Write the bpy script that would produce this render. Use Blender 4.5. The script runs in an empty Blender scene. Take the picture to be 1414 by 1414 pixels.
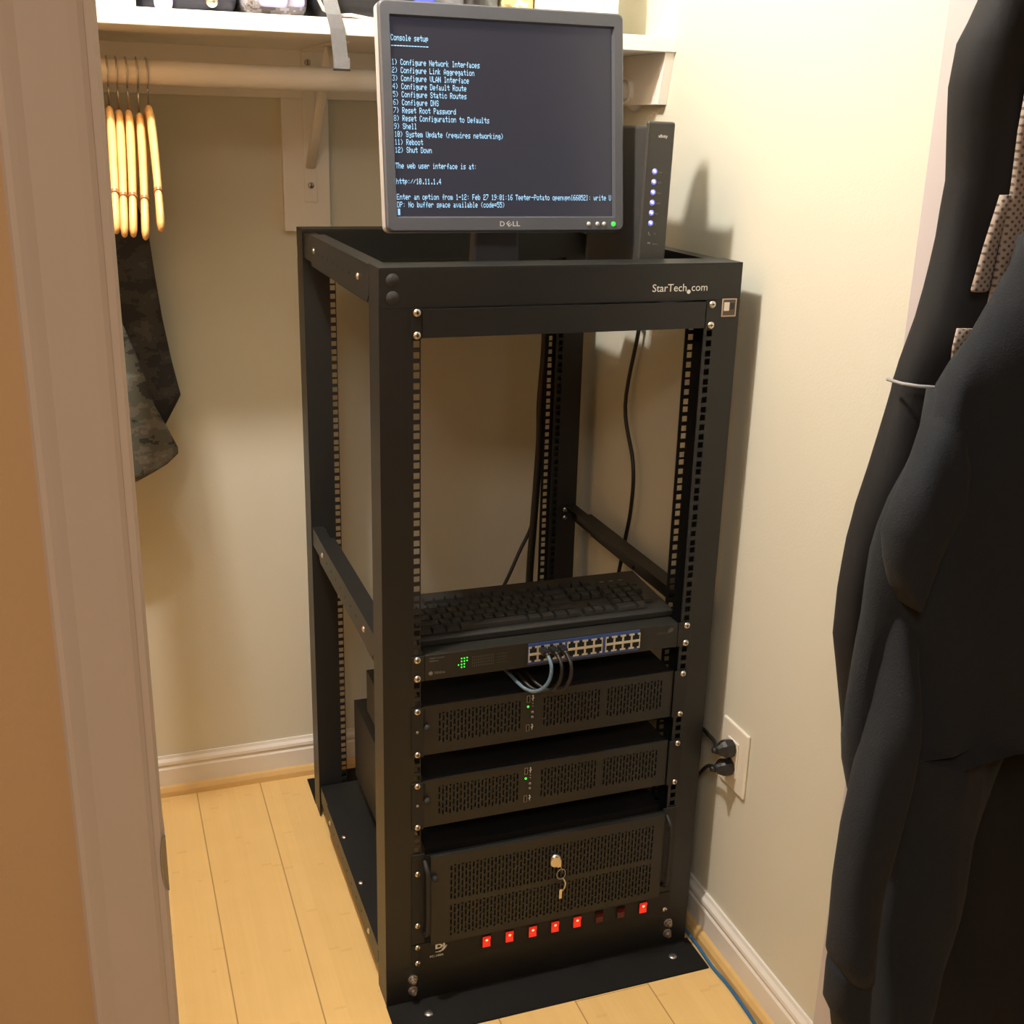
import bpy, bmesh, math, random
from mathutils import Vector, Matrix
random.seed(7)
SC = bpy.context.scene
COL = SC.collection
ZF = 1186.0                      # rack frame origin (top of the top rack unit) above the floor, mm

def W(x, y, z):
    return (x/1000.0, y/1000.0, (z+ZF)/1000.0)

# ------------------------------------------------------------------ camera
pitch, roll, yaw = 0.3218, 0.0264, 0.3512
F = Vector((math.sin(yaw)*math.cos(pitch), math.cos(yaw)*math.cos(pitch), -math.sin(pitch)))
R = Vector((math.cos(yaw), -math.sin(yaw), 0))
Uv = R.cross(F)
R2 = R*math.cos(roll) + Uv*math.sin(roll)
U2 = -R*math.sin(roll) + Uv*math.cos(roll)
cam = bpy.data.cameras.new('camera')
camo = bpy.data.objects.new('camera', cam)
COL.objects.link(camo)
m = Matrix((R2, U2, -F)).transposed().to_4x4()
m.translation = Vector(W(-423.6, -1564.3, 242.6))
camo.matrix_world = m
cam.sensor_width = 36.0
cam.lens = 1594.4/1414*36.0
cam.clip_start = 0.02
SC.camera = camo

# ------------------------------------------------------------------ light
world = bpy.data.worlds.new('world'); SC.world = world
world.use_nodes = True
bg = world.node_tree.nodes['Background']
bg.inputs[0].default_value = (1.0, 0.85, 0.68, 1)
bg.inputs[1].default_value = 0.05

def lamp(name, kind, loc, energy, color, **kw):
    l = bpy.data.lights.new(name, kind)
    l.energy = energy; l.color = color
    for k, v in kw.items(): setattr(l, k, v)
    o = bpy.data.objects.new(name, l); o.location = W(*loc); COL.objects.link(o)
    return o
closet_lamp = lamp('closet_lamp', 'POINT', (-430, -150, 1205), 112, (1.0, 0.95, 0.865), shadow_soft_size=0.045)
room_lamp = lamp('room_lamp', 'AREA', (-900, -2300, 1225), 31, (1.0, 0.91, 0.80), shape='SQUARE', size=0.7)

SC.view_settings.view_transform = 'Standard'
SC.view_settings.look = 'None'
SC.view_settings.gamma = 1.0
SC.view_settings.use_curve_mapping = False
SC.view_settings.exposure = 0.0
SC.cycles.max_bounces = 10
SC.cycles.diffuse_bounces = 6

# ------------------------------------------------------------------ materials
def mat(name, color, rough=0.5, metal=0.0, noise=0.0, nscale=40.0, bump=0.0, bscale=400.0, emit=None, estr=1.0, spec=0.5, sheen=0.0):
    mt = bpy.data.materials.new(name); mt.use_nodes = True
    nt = mt.node_tree; b = nt.nodes['Principled BSDF']
    b.inputs['Base Color'].default_value = (*color, 1)
    b.inputs['Roughness'].default_value = rough
    b.inputs['Metallic'].default_value = metal
    b.inputs['Specular IOR Level'].default_value = spec
    if sheen: b.inputs['Sheen Weight'].default_value = sheen; b.inputs['Sheen Roughness'].default_value = 0.5
    tc = nt.nodes.new('ShaderNodeTexCoord')
    if noise > 0:
        n = nt.nodes.new('ShaderNodeTexNoise'); n.inputs['Scale'].default_value = nscale; n.inputs['Detail'].default_value = 4
        nt.links.new(tc.outputs['Object'], n.inputs['Vector'])
        mx = nt.nodes.new('ShaderNodeMix'); mx.data_type = 'RGBA'
        mx.inputs['A'].default_value = (*[c*(1-noise) for c in color], 1)
        mx.inputs['B'].default_value = (*[min(1, c*(1+noise)) for c in color], 1)
        nt.links.new(n.outputs['Fac'], mx.inputs['Factor'])
        nt.links.new(mx.outputs['Result'], b.inputs['Base Color'])
    if bump > 0:
        n2 = nt.nodes.new('ShaderNodeTexNoise'); n2.inputs['Scale'].default_value = bscale; n2.inputs['Detail'].default_value = 2
        nt.links.new(tc.outputs['Object'], n2.inputs['Vector'])
        bp = nt.nodes.new('ShaderNodeBump'); bp.inputs['Strength'].default_value = bump; bp.inputs['Distance'].default_value = 0.002
        nt.links.new(n2.outputs['Fac'], bp.inputs['Height'])
        nt.links.new(bp.outputs['Normal'], b.inputs['Normal'])
    if emit:
        b.inputs['Emission Color'].default_value = (*emit, 1)
        b.inputs['Emission Strength'].default_value = estr
    return mt

M = {}
M['wall'] = mat('cream_wall_paint', (0.605, 0.60, 0.515), 0.6, noise=0.03, nscale=3, bump=0.12, bscale=250)
M['tan'] = mat('lamp_warmed_wall_paint', (0.58, 0.38, 0.195), 0.7, noise=0.03, nscale=3, bump=0.12, bscale=250)  # orange of the warm lamplight on the room wall, put into its colour
M['trim'] = mat('white_trim_paint', (0.72, 0.70, 0.66), 0.35, noise=0.03, nscale=6, bump=0.06, bscale=60)
M['ceilpaint'] = mat('ceiling_paint', (0.46, 0.44, 0.40), 0.8)
M['jamb'] = mat('shaded_cool_white_jamb', (0.50, 0.46, 0.47), 0.4, noise=0.02, nscale=6, bump=0.05, bscale=60)  # cool white, darkened so the colour carries the weaker light on the jamb
M['footpaint'] = mat('matt_black_coat', (0.009, 0.009, 0.009), 0.8, bump=0.1, bscale=700, spec=0.15)
M['casing'] = mat('casing_paint', (0.60, 0.505, 0.42), 0.4, noise=0.04, nscale=5, bump=0.08, bscale=60)
M['shelfwhite'] = mat('shelf_paint', (0.78, 0.76, 0.72), 0.45, noise=0.03, nscale=8, bump=0.05, bscale=60)
M['shoe'] = mat('maple_moulding', (0.62, 0.42, 0.17), 0.35, noise=0.10, nscale=30)
M['rack'] = mat('black_powder_coat', (0.0095, 0.0103, 0.0105), 0.42, noise=0.1, nscale=200, bump=0.12, bscale=900)
M['dark'] = mat('dark_chassis_steel', (0.008, 0.008, 0.008), 0.6, bump=0.08, bscale=700)
M['panel'] = mat('dark_bezel_paint', (0.0145, 0.0148, 0.0130), 0.45, noise=0.08, nscale=100, bump=0.08, bscale=900)
M['filter'] = mat('foam_and_hole_black', (0.004, 0.004, 0.004), 0.9)  # foam, and flat black painted in for shade inside holes, slots and sockets
M['nickel'] = mat('nickel', (0.78, 0.72, 0.62), 0.28, 1.0, noise=0.1, nscale=200)
M['steel'] = mat('dull_steel', (0.45, 0.43, 0.42), 0.4, 1.0)
M['plug'] = mat('black_plastic_plug', (0.012, 0.012, 0.013), 0.4)
M['cable'] = mat('black_cable_jacket', (0.010, 0.009, 0.008), 0.45)
M['bluecable'] = mat('blue_cable_jacket', (0.03, 0.13, 0.30), 0.4)
M['greycable'] = mat('grey_blue_cable_jacket', (0.10, 0.16, 0.22), 0.4)
M['key'] = mat('keycap_plastic', (0.016, 0.016, 0.015), 0.42)
M['white_ink'] = mat('white_ink', (0.75, 0.75, 0.72), 0.5)
M['grey_ink'] = mat('grey_ink', (0.20, 0.20, 0.18), 0.5)
M['dim_ink'] = mat('dim_ink', (0.07, 0.07, 0.065), 0.5)
M['blue_panel'] = mat('blue_port_panel', (0.04, 0.08, 0.26), 0.4)
M['port_metal'] = mat('port_shield', (0.80, 0.76, 0.62), 0.35, 0.6)
M['green_led'] = mat('green_led', (0.0, 0.3, 0.02), 0.4, emit=(0.05, 0.85, 0.06), estr=1.5)
M['red_lit'] = mat('red_rocker_lit', (0.5, 0.02, 0.01), 0.3, emit=(1.0, 0.03, 0.015), estr=0.62)
M['red_hot'] = mat('red_neon_spot', (0.9, 0.2, 0.1), 0.3, emit=(1.0, 0.33, 0.12), estr=2.5)
M['red_off'] = mat('red_rocker_unlit', (0.10, 0.008, 0.008), 0.3)
M['lav_led'] = mat('lavender_led', (0.2, 0.2, 0.5), 0.3, emit=(0.16, 0.20, 0.75), estr=0.8)
M['lav_core'] = mat('lavender_led_core', (0.5, 0.5, 0.8), 0.3, emit=(0.6, 0.65, 1.0), estr=1.0)
M['bezel'] = mat('monitor_bezel_plastic', (0.062, 0.067, 0.082), 0.38, bump=0.05, bscale=900)
M['monside'] = mat('silver_grey_plastic', (0.42, 0.42, 0.44), 0.4)
M['screen'] = mat('lit_screen', (0.01, 0.01, 0.012), 0.25, emit=(0.030, 0.031, 0.046), estr=0.85)
M['glyph'] = mat('console_text', (0.1, 0.2, 0.3), 0.5, emit=(0.36, 0.66, 0.95), estr=0.95)
M['modem'] = mat('modem_plastic', (0.028, 0.028, 0.029), 0.5, bump=0.9, bscale=1500)
M['modemface'] = mat('modem_face_plastic', (0.040, 0.040, 0.038), 0.38)
M['hanger'] = mat('hanger_wood', (0.80, 0.50, 0.20), 0.35, noise=0.15, nscale=25)
M['ring'] = mat('hanger_ring', (0.30, 0.14, 0.05), 0.5)
M['wire'] = mat('hook_wire', (0.55, 0.53, 0.5), 0.3, 1.0)
M['plate'] = mat('outlet_plastic', (0.74, 0.70, 0.60), 0.35)
M['navy'] = mat('navy_fleece', (0.0062, 0.0088, 0.0128), 0.95, noise=0.25, nscale=60, bump=0.35, bscale=500, sheen=0.015)
M['blackcloth'] = mat('black_shell_fabric', (0.0045, 0.0045, 0.0055), 0.8, noise=0.15, nscale=30, bump=0.12, bscale=600, sheen=0.01)
M['blackwool'] = mat('black_wool', (0.004, 0.004, 0.005), 0.98, noise=0.2, nscale=60, bump=0.3, bscale=500)
M['greycord'] = mat('grey_cord', (0.30, 0.30, 0.31), 0.6)
M['webbing'] = mat('grey_webbing', (0.12, 0.125, 0.135), 0.75, noise=0.15, nscale=120, bump=0.4, bscale=700)
M['bagnavy'] = mat('navy_nylon', (0.018, 0.020, 0.035), 0.6, noise=0.3, nscale=20, bump=0.3, bscale=60)
M['bagblack'] = mat('black_nylon', (0.012, 0.012, 0.016), 0.55, noise=0.3, nscale=20, bump=0.3, bscale=60)
M['lilac'] = mat('lilac_print', (0.36, 0.34, 0.62), 0.6, noise=0.2, nscale=40)
M['piping'] = mat('grey_piping', (0.40, 0.38, 0.38), 0.5)
M['bluelight'] = mat('blue_glow_colour', (0.06, 0.08, 0.75), 0.3, noise=0.3, nscale=60)  # blue glow put into a surface colour
M['cream'] = mat('cream_card', (0.80, 0.76, 0.66), 0.6, noise=0.03, nscale=20)
M['whitecard'] = mat('white_card', (0.86, 0.86, 0.86), 0.6)
M['sticker'] = mat('sticker_paper', (0.55, 0.42, 0.32), 0.5)
M['plugs'] = mat('hole_plug', (0.018, 0.018, 0.019), 0.7)

def ramp_mat(name, stops, scale, rough=0.8, coord='Object', detail=3, bump=0.2, voronoi=False):
    mt = bpy.data.materials.new(name); mt.use_nodes = True
    nt = mt.node_tree; b = nt.nodes['Principled BSDF']; b.inputs['Roughness'].default_value = rough
    tc = nt.nodes.new('ShaderNodeTexCoord')
    n = nt.nodes.new('ShaderNodeTexNoise'); n.inputs['Scale'].default_value = scale; n.inputs['Detail'].default_value = detail
    n.inputs['Roughness'].default_value = 0.65
    mp = nt.nodes.new('ShaderNodeMapping'); mp.inputs['Scale'].default_value = (1.0, 1.0, 1.5)
    nt.links.new(tc.outputs[coord], mp.inputs[0])
    sn = nt.nodes.new('ShaderNodeVectorMath'); sn.operation = 'SNAP'; sn.inputs[1].default_value = (0.0035, 0.0035, 0.0035)
    nt.links.new(mp.outputs[0], sn.inputs[0]); nt.links.new(sn.outputs[0], n.inputs['Vector'])
    r = nt.nodes.new('ShaderNodeValToRGB'); r.color_ramp.interpolation = 'CONSTANT'
    el = r.color_ramp.elements
    while len(el) < len(stops): el.new(0.5)
    for e, (p, c) in zip(el, stops): e.position = p; e.color = (*c, 1)
    nt.links.new(n.outputs['Fac'], r.inputs[0]); nt.links.new(r.outputs[0], b.inputs['Base Color'])
    return mt
M['camo'] = ramp_mat('digital_camouflage', [(0, (0.025, 0.022, 0.020)), (0.42, (0.075, 0.075, 0.058)), (0.52, (0.12, 0.105, 0.085)), (0.60, (0.13, 0.155, 0.14)), (0.68, (0.21, 0.21, 0.17))], 16, 0.85)
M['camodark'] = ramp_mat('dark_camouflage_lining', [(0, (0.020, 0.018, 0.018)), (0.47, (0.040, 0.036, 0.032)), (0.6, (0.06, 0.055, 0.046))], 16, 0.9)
M['plaid'] = ramp_mat('grey_mottled_print', [(0, (0.06, 0.05, 0.05)), (0.45, (0.16, 0.15, 0.16)), (0.55, (0.30, 0.30, 0.34)), (0.66, (0.36, 0.33, 0.72))], 30, 0.7)
M['brownprint'] = ramp_mat('brown_print', [(0, (0.30, 0.20, 0.07)), (0.45, (0.55, 0.42, 0.20)), (0.6, (0.80, 0.72, 0.50))], 25, 0.6)

def mesh_lining():
    mt = bpy.data.materials.new('beige_mesh_lining'); mt.use_nodes = True
    nt = mt.node_tree; b = nt.nodes['Principled BSDF']; b.inputs['Roughness'].default_value = 0.8
    tc = nt.nodes.new('ShaderNodeTexCoord')
    mp = nt.nodes.new('ShaderNodeMapping'); mp.inputs['Rotation'].default_value = (0, math.radians(45), 0)
    nt.links.new(tc.outputs['Object'], mp.inputs[0])
    mul = nt.nodes.new('ShaderNodeVectorMath'); mul.operation = 'MULTIPLY'; mul.inputs[1].default_value = (170, 0, 170)
    fr = nt.nodes.new('ShaderNodeVectorMath'); fr.operation = 'FRACTION'
    sb = nt.nodes.new('ShaderNodeVectorMath'); sb.operation = 'SUBTRACT'; sb.inputs[1].default_value = (0.5, 0, 0.5)
    ln = nt.nodes.new('ShaderNodeVectorMath'); ln.operation = 'LENGTH'
    nt.links.new(mp.outputs[0], mul.inputs[0]); nt.links.new(mul.outputs[0], fr.inputs[0]); nt.links.new(fr.outputs[0], sb.inputs[0]); nt.links.new(sb.outputs[0], ln.inputs[0])
    lt = nt.nodes.new('ShaderNodeMapRange'); lt.inputs['From Min'].default_value = 0.22; lt.inputs['From Max'].default_value = 0.32
    nt.links.new(ln.outputs['Value'], lt.inputs[0])
    mx = nt.nodes.new('ShaderNodeMix'); mx.data_type = 'RGBA'
    mx.inputs['A'].default_value = (0.10, 0.075, 0.06, 1); mx.inputs['B'].default_value = (0.36, 0.29, 0.24, 1)
    nt.links.new(lt.outputs[0], mx.inputs['Factor']); nt.links.new(mx.outputs['Result'], b.inputs['Base Color'])
    return mt
M['lining'] = mesh_lining()

def floor_mat():
    mt = bpy.data.materials.new('pale_bamboo_planks'); mt.use_nodes = True
    nt = mt.node_tree; b = nt.nodes['Principled BSDF']; b.inputs['Roughness'].default_value = 0.33
    tc = nt.nodes.new('ShaderNodeTexCoord')
    sep = nt.nodes.new('ShaderNodeSeparateXYZ'); nt.links.new(tc.outputs['Object'], sep.inputs[0])
    def math_(op, a, bb=None, **k):
        n = nt.nodes.new('ShaderNodeMath'); n.operation = op
        for i, v in enumerate((a, bb)):
            if v is None: continue
            if isinstance(v, (int, float)): n.inputs[i].default_value = v
            else: nt.links.new(v, n.inputs[i])
        return n.outputs[0]
    xs = math_('DIVIDE', math_('ADD', sep.outputs[0], 0.2972 + 0.139*20), 0.139)
    idx = math_('FLOOR', xs); fx = math_('FRACT', xs)
    rnd = nt.nodes.new('ShaderNodeTexWhiteNoise'); rnd.noise_dimensions = '1D'; nt.links.new(idx, rnd.inputs['W'])
    ys = math_('ADD', math_('DIVIDE', sep.outputs[1], 1.83), math_('MULTIPLY', rnd.outputs[0], 7.3))
    fy = math_('FRACT', ys); iy = math_('FLOOR', ys)
    seam = math_('MINIMUM', math_('MINIMUM', fx, math_('SUBTRACT', 1.0, fx)), 1.0)
    seamx = math_('LESS_THAN', seam, 0.0085)
    seamy = math_('LESS_THAN', fy, 0.0008)
    sm = math_('MAXIMUM', seamx, seamy)
    # three grain strips inside each plank, with cross-wise nodes
    rnd2 = nt.nodes.new('ShaderNodeTexWhiteNoise'); rnd2.noise_dimensions = '2D'
    cb = nt.nodes.new('ShaderNodeCombineXYZ'); st = math_('FLOOR', math_('MULTIPLY', xs, 7.0)); nt.links.new(st, cb.inputs[0]); nt.links.new(iy, cb.inputs[1])
    nt.links.new(cb.outputs[0], rnd2.inputs[0])
    yk = math_('ADD', math_('DIVIDE', sep.outputs[1], 0.27), math_('MULTIPLY', rnd2.outputs[0], 5.0))
    fk = math_('FRACT', yk)
    knot = math_('LESS_THAN', math_('ABSOLUTE', math_('SUBTRACT', fk, 0.5)), 0.012)
    gr = nt.nodes.new('ShaderNodeTexNoise'); gr.inputs['Scale'].default_value = 1.0; gr.inputs['Detail'].default_value = 6
    mp = nt.nodes.new('ShaderNodeMapping'); mp.inputs['Scale'].default_value = (180, 5, 1)
    nt.links.new(tc.outputs['Object'], mp.inputs[0]); nt.links.new(mp.outputs[0], gr.inputs['Vector'])
    big = nt.nodes.new('ShaderNodeTexNoise'); big.inputs['Scale'].default_value = 14; nt.links.new(tc.outputs['Object'], big.inputs['Vector'])
    kf = math_('MULTIPLY', math_('MULTIPLY', knot, 0.13), math_('GREATER_THAN', big.outputs[0], 0.5))
    v = math_('ADD', math_('MULTIPLY', gr.outputs[0], 0.34), math_('MULTIPLY', rnd2.outputs[0], 0.16))
    v = math_('ADD', v, math_('MULTIPLY', big.outputs[0], 0.35))
    mx = nt.nodes.new('ShaderNodeMix'); mx.data_type = 'RGBA'
    mx.inputs['A'].default_value = (0.78, 0.55, 0.235, 1); mx.inputs['B'].default_value = (0.62, 0.405, 0.15, 1)
    nt.links.new(v, mx.inputs['Factor'])
    mk = nt.nodes.new('ShaderNodeMix'); mk.data_type = 'RGBA'; nt.links.new(kf, mk.inputs['Factor'])
    nt.links.new(mx.outputs['Result'], mk.inputs['A']); mk.inputs['B'].default_value = (0.36, 0.20, 0.05, 1)
    ms = nt.nodes.new('ShaderNodeMix'); ms.data_type = 'RGBA'; nt.links.new(math_('MULTIPLY', sm, 0.75), ms.inputs['Factor'])
    nt.links.new(mk.outputs['Result'], ms.inputs['A']); ms.inputs['B'].default_value = (0.24, 0.13, 0.04, 1)
    nt.links.new(ms.outputs['Result'], b.inputs['Base Color'])
    return mt
M['floor'] = floor_mat()

# ------------------------------------------------------------------ mesh builder (mm, rack frame)
class MB:
    def __init__(s): s.v = []; s.f = []
    def add(s, vs, fs):
        o = len(s.v); s.v += [tuple(p) for p in vs]; s.f += [tuple(i+o for i in f) for f in fs]; return s
    def box(s, x0, x1, y0, y1, z0, z1):
        if x0 > x1: x0, x1 = x1, x0
        if y0 > y1: y0, y1 = y1, y0
        if z0 > z1: z0, z1 = z1, z0
        vs = [(x0,y0,z0),(x1,y0,z0),(x1,y1,z0),(x0,y1,z0),(x0,y0,z1),(x1,y0,z1),(x1,y1,z1),(x0,y1,z1)]
        return s.add(vs, [(0,3,2,1),(4,5,6,7),(0,1,5,4),(1,2,6,5),(2,3,7,6),(3,0,4,7)])
    def prism(s, pts, axis, a, b):
        """polygon pts in the two other axes, extruded along axis from a to b"""
        def P(p, t):
            if axis == 'x': return (t, p[0], p[1])
            if axis == 'y': return (p[0], t, p[1])
            return (p[0], p[1], t)
        n = len(pts)
        vs = [P(p, a) for p in pts] + [P(p, b) for p in pts]
        fs = [tuple(range(n)), tuple(range(2*n-1, n-1, -1))] + [(i, i+n, (i+1) % n+n, (i+1) % n) for i in range(n)]
        return s.add(vs, fs)
    def tube(s, pts, r, n=10, flat=None):
        """pts list of 3-D points, r radius or list; flat=(a,b) scales the two section axes"""
        P = [Vector(p) for p in pts]; k = len(P)
        rr = r if isinstance(r, (list, tuple)) else [r]*k
        up = None; vs = []
        for i in range(k):
            t = (P[min(i+1, k-1)] - P[max(i-1, 0)]).normalized()
            if up is None:
                up = Vector((0, 0, 1)) if abs(t.z) < 0.9 else Vector((0, 1, 0))
            a = t.cross(up)
            if a.length < 1e-4: a = t.cross(Vector((1, 0, 0)))
            a.normalize(); b = a.cross(t).normalized(); up = b
            fa, fb = flat if flat else (1, 1)
            for j in range(n):
                an = 2*math.pi*j/n
                vs.append(P[i] + a*math.cos(an)*rr[i]*fa + b*math.sin(an)*rr[i]*fb)
        fs = [tuple(range(n-1, -1, -1)), tuple(range((k-1)*n, k*n))]
        for i in range(k-1):
            for j in range(n):
                j2 = (j+1) % n
                fs.append((i*n+j, i*n+j2, (i+1)*n+j2, (i+1)*n+j))
        return s.add(vs, fs)
    def lathe(s, prof, c, axis, n=20):
        """prof [(r,t)] around axis through c"""
        c = Vector(c); ax = {'x': Vector((1,0,0)), 'y': Vector((0,1,0)), 'z': Vector((0,0,1)), '-y': Vector((0,-1,0)), '-x': Vector((-1,0,0))}[axis]
        a = Vector((0,0,1)) if abs(ax.z) < 0.5 else Vector((1,0,0)); b = ax.cross(a)
        vs = []
        for r, t in prof:
            for j in range(n):
                an = 2*math.pi*j/n
                vs.append(c + ax*t + a*math.cos(an)*max(r, 0.01) + b*math.sin(an)*max(r, 0.01))
        k = len(prof)
        fs = [tuple(range(n-1, -1, -1)), tuple(range((k-1)*n, k*n))]
        for i in range(k-1):
            for j in range(n):
                j2 = (j+1) % n
                fs.append((i*n+j, i*n+j2, (i+1)*n+j2, (i+1)*n+j))
        return s.add(vs, fs)
    def build(s, name, m, parent=None, origin=(0, 0, -ZF), bevel=0, smooth=False, seg=2, sub=0):
        me = bpy.data.meshes.new(name)
        ox, oy, oz = origin
        me.from_pydata([((v[0]-ox)/1000, (v[1]-oy)/1000, (v[2]-oz)/1000) for v in s.v], [], s.f)
        bm = bmesh.new(); bm.from_mesh(me); bmesh.ops.recalc_face_normals(bm, faces=bm.faces); bm.to_mesh(me); bm.free()
        ms = m if isinstance(m, (list, tuple)) else [m]
        for x in ms: me.materials.append(x)
        if smooth: me.polygons.foreach_set('use_smooth', [True]*len(me.polygons))
        o = bpy.data.objects.new(name, me); COL.objects.link(o)
        if parent is None: o.location = W(ox, oy, oz)
        else:
            o.parent = parent
        if bevel:
            b = o.modifiers.new('bevel', 'BEVEL'); b.width = bevel/1000; b.segments = seg; b.limit_method = 'ANGLE'; b.angle_limit = math.radians(40)
        if sub:
            b = o.modifiers.new('sub', 'SUBSURF'); b.levels = sub; b.render_levels = sub
        return o

def thing(name, label, cat, origin, group=None):
    o = bpy.data.objects.new(name, None); COL.objects.link(o)
    o.location = W(*origin); o.empty_display_size = 0.05
    o['label'] = label; o['category'] = cat
    if group: o['group'] = group
    o['org'] = list(origin)
    return o
def tag(o, label, cat, group=None):
    o['label'] = label; o['category'] = cat
    if group: o['group'] = group
    return o
def struct(o):
    o['kind'] = 'structure'; return o
def part(mb, name, m, th, bevel=0, smooth=False, sub=0, seg=2):
    """child of a thing; builder coordinates are in the rack frame"""
    return mb.build(name, m, th, tuple(th['org']), bevel, smooth, seg, sub)
def subpart(mb, name, m, par, th, bevel=0, smooth=False):
    """child of a part; the part sits at its thing's origin, so the same origin serves"""
    return mb.build(name, m, par, tuple(th['org']), bevel, smooth)

def rbox(x0, x1, y0, y1, z0, z1): return MB().box(x0, x1, y0, y1, z0, z1)

def text_mb(txt, x, z, y, h, width=None, shear=0.0, thick=0.3, bold=0.0, slope=0.0):
    """raised lettering facing -y; h is cap height in mm; fitted to width"""
    cu = bpy.data.curves.new('t', 'FONT'); cu.body = txt; cu.size = 1.0; cu.extrude = 0.0; cu.offset = bold; cu.shear = shear
    cu.resolution_u = 3
    o = bpy.data.objects.new('t', cu)
    me = bpy.data.meshes.new_from_object(o)
    vs = [v.co.copy() for v in me.vertices]; fs = [tuple(p.vertices) for p in me.polygons]
    bpy.data.objects.remove(o); bpy.data.curves.remove(cu); bpy.data.meshes.remove(me)
    mb = MB()
    if not vs: return mb
    x0 = min(v.x for v in vs); x1 = max(v.x for v in vs)
    sy = h/0.70
    sx = sy if width is None else width/(x1-x0)
    pts = [(x+(v.x-x0)*sx, y-thick, z+v.y*sy+slope*(v.x-x0)*sx) for v in vs]
    return mb.add(pts, fs)

def screw_mb(x, z, y, r=5.6, h=3.0):
    mb = MB()
    mb.lathe([(r, 0), (r, 0.6), (r*0.82, h*0.75), (r*0.45, h), (0.01, h)], (x, y, z), '-y', 18)
    return mb
def cross_mb(x, z, y, r=2.4):
    return MB().box(x-r, x+r, y-0.25, y, z-0.6, z+0.6).box(x-0.6, x+0.6, y-0.25, y, z-r, z+r)
def screws(th, pts, y, name='mounting_screw', r=5.6):
    for (x, z) in pts:
        o = part(screw_mb(x, z, y, r), name, M['nickel'], th, smooth=True)
        subpart(cross_mb(x, z, y-3.0), 'cross_recess', M['filter'], o, th)

U = 44.45
HZ = [6.35, 22.225, 38.1]
def hz(n, k): return -(n*U+HZ[k])

# ------------------------------------------------------------------ room shell
def S(mb, name, m, bevel=0, parent=None, smooth=False):
    o = mb.build(name, m, parent, (0, 0, -ZF), bevel, smooth)
    if parent is None: struct(o)
    return o
XW, YB, ZC = 557, 802, 1254
S(rbox(-2600, 2100, -3900, 920, -ZF-40, -ZF), 'floor', M['floor'])
S(rbox(-2600, 2100, -3900, 920, ZC, ZC+40), 'ceiling', M['ceilpaint'])
S(rbox(-1215, XW+115, YB, YB+115, -ZF, ZC), 'wall_back', M['wall'])
S(rbox(XW, XW+115, -347, YB, -ZF, ZC), 'wall_right', M['wall'])
S(rbox(-1215, -1100, -347, YB, -ZF, ZC), 'wall_left', M['tan'])
S(rbox(-2600, -411, -462, -347, -ZF, ZC), 'wall_front_left', M['tan'])
S(rbox(XW+2, 2100, -462, -347, -ZF, ZC), 'wall_front_right', M['tan'])
S(rbox(-411, XW+2, -462, -347, 850, ZC), 'wall_front_top', M['wall'])
S(rbox(-2700, -2600, -3900, -462, -ZF, ZC), 'wall_room_left', M['tan'])
S(rbox(2100, 2200, -3900, -462, -ZF, ZC), 'wall_room_right', M['tan'])
S(rbox(-2600, 2100, -4000, -3900, -ZF, ZC), 'wall_room_back', M['tan'])
# door opening trim, left: moulded casing and the jamb edge with its strike plate
prof = [(-486, -462), (-486, -476), (-483, -480), (-478, -481.5), (-472, -480), (-464, -477.5), (-440, -475.5), (-424, -474.5), (-416, -473.5), (-411, -471), (-411, -462)]
tl = S(MB().prism(prof, 'z', -ZF, 915), 'trim_1', M['casing'])
jl = S(MB().prism([(-413, -470), (-404, -470), (-400.5, -466.5), (-400.5, -345), (-413, -345)], 'z', -ZF, 850), 'trim_2', M['casing'])
sp = MB()
outer = []
for i in range(13):
    a = math.pi*i/12
    outer.append((-400.5 - 4.8*math.sin(a), -503 + 32*math.cos(a)))
sp.tube([(p[0], -471.0 - 2*math.sin(math.pi*i/12), p[1]) for i, p in enumerate(outer)], 1.3, 6)
sp.prism([(-400.5, -471)] + outer + [(-400.5, -535)], 'y', -471.2, -470)
sp.box(-400.5, -399.3, -470, -435, -537, -469)
S(sp, 'strike_plate', M['steel'], 0, jl)
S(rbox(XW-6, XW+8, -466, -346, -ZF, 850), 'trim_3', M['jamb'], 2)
S(rbox(XW+8, XW+74, -477, -462, -ZF, 915), 'trim_11', M['trim'], 3)
S(rbox(-411, XW+8, -477, -462, 850, 915), 'trim_4', M['trim'], 2)
S(rbox(-400, XW-6, -466, -346, 838, 850), 'trim_5', M['trim'])
# baseboards with a bead, and the maple shoe moulding
def bb(off): return [(0, 0), (-12, 0), (-12, 62), (-9, 66), (-9, 70), (-12, 74), (-11, 80), (-6, 86), (-4, 92), (0, 92)]
S(MB().prism([(YB+d, -ZF+z) for d, z in bb(0)], 'x', -1100, XW), 'baseboard_back', M['trim'])
S(MB().prism([(XW+d, -ZF+z) for d, z in bb(0)], 'y', -346, YB-12), 'baseboard_right', M['trim'])
S(MB().prism([(YB-12, -ZF), (YB-24, -ZF), (YB-23, -ZF+12), (YB-18, -ZF+20), (YB-12, -ZF+23)], 'x', -1100, XW-12), 'trim_6', M['shoe'])
S(MB().prism([(XW-12, -ZF), (XW-24, -ZF), (XW-23, -ZF+12), (XW-18, -ZF+20), (XW-12, -ZF+23)], 'y', -346, YB-24), 'trim_7', M['shoe'])
# shelf cleats and backing board fixed to the walls
S(rbox(-1100, XW, YB-18, YB, 284, 371), 'trim_8', M['shelfwhite'], 1)
S(MB().prism([(376, 286), (356, 371), (YB-18, 371), (YB-18, 286)], 'x', XW-18, XW), 'trim_9', M['shelfwhite'], 1)
S(rbox(-55, 36, YB-18, YB, 36, 284), 'trim_10', M['shelfwhite'], 1)

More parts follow.
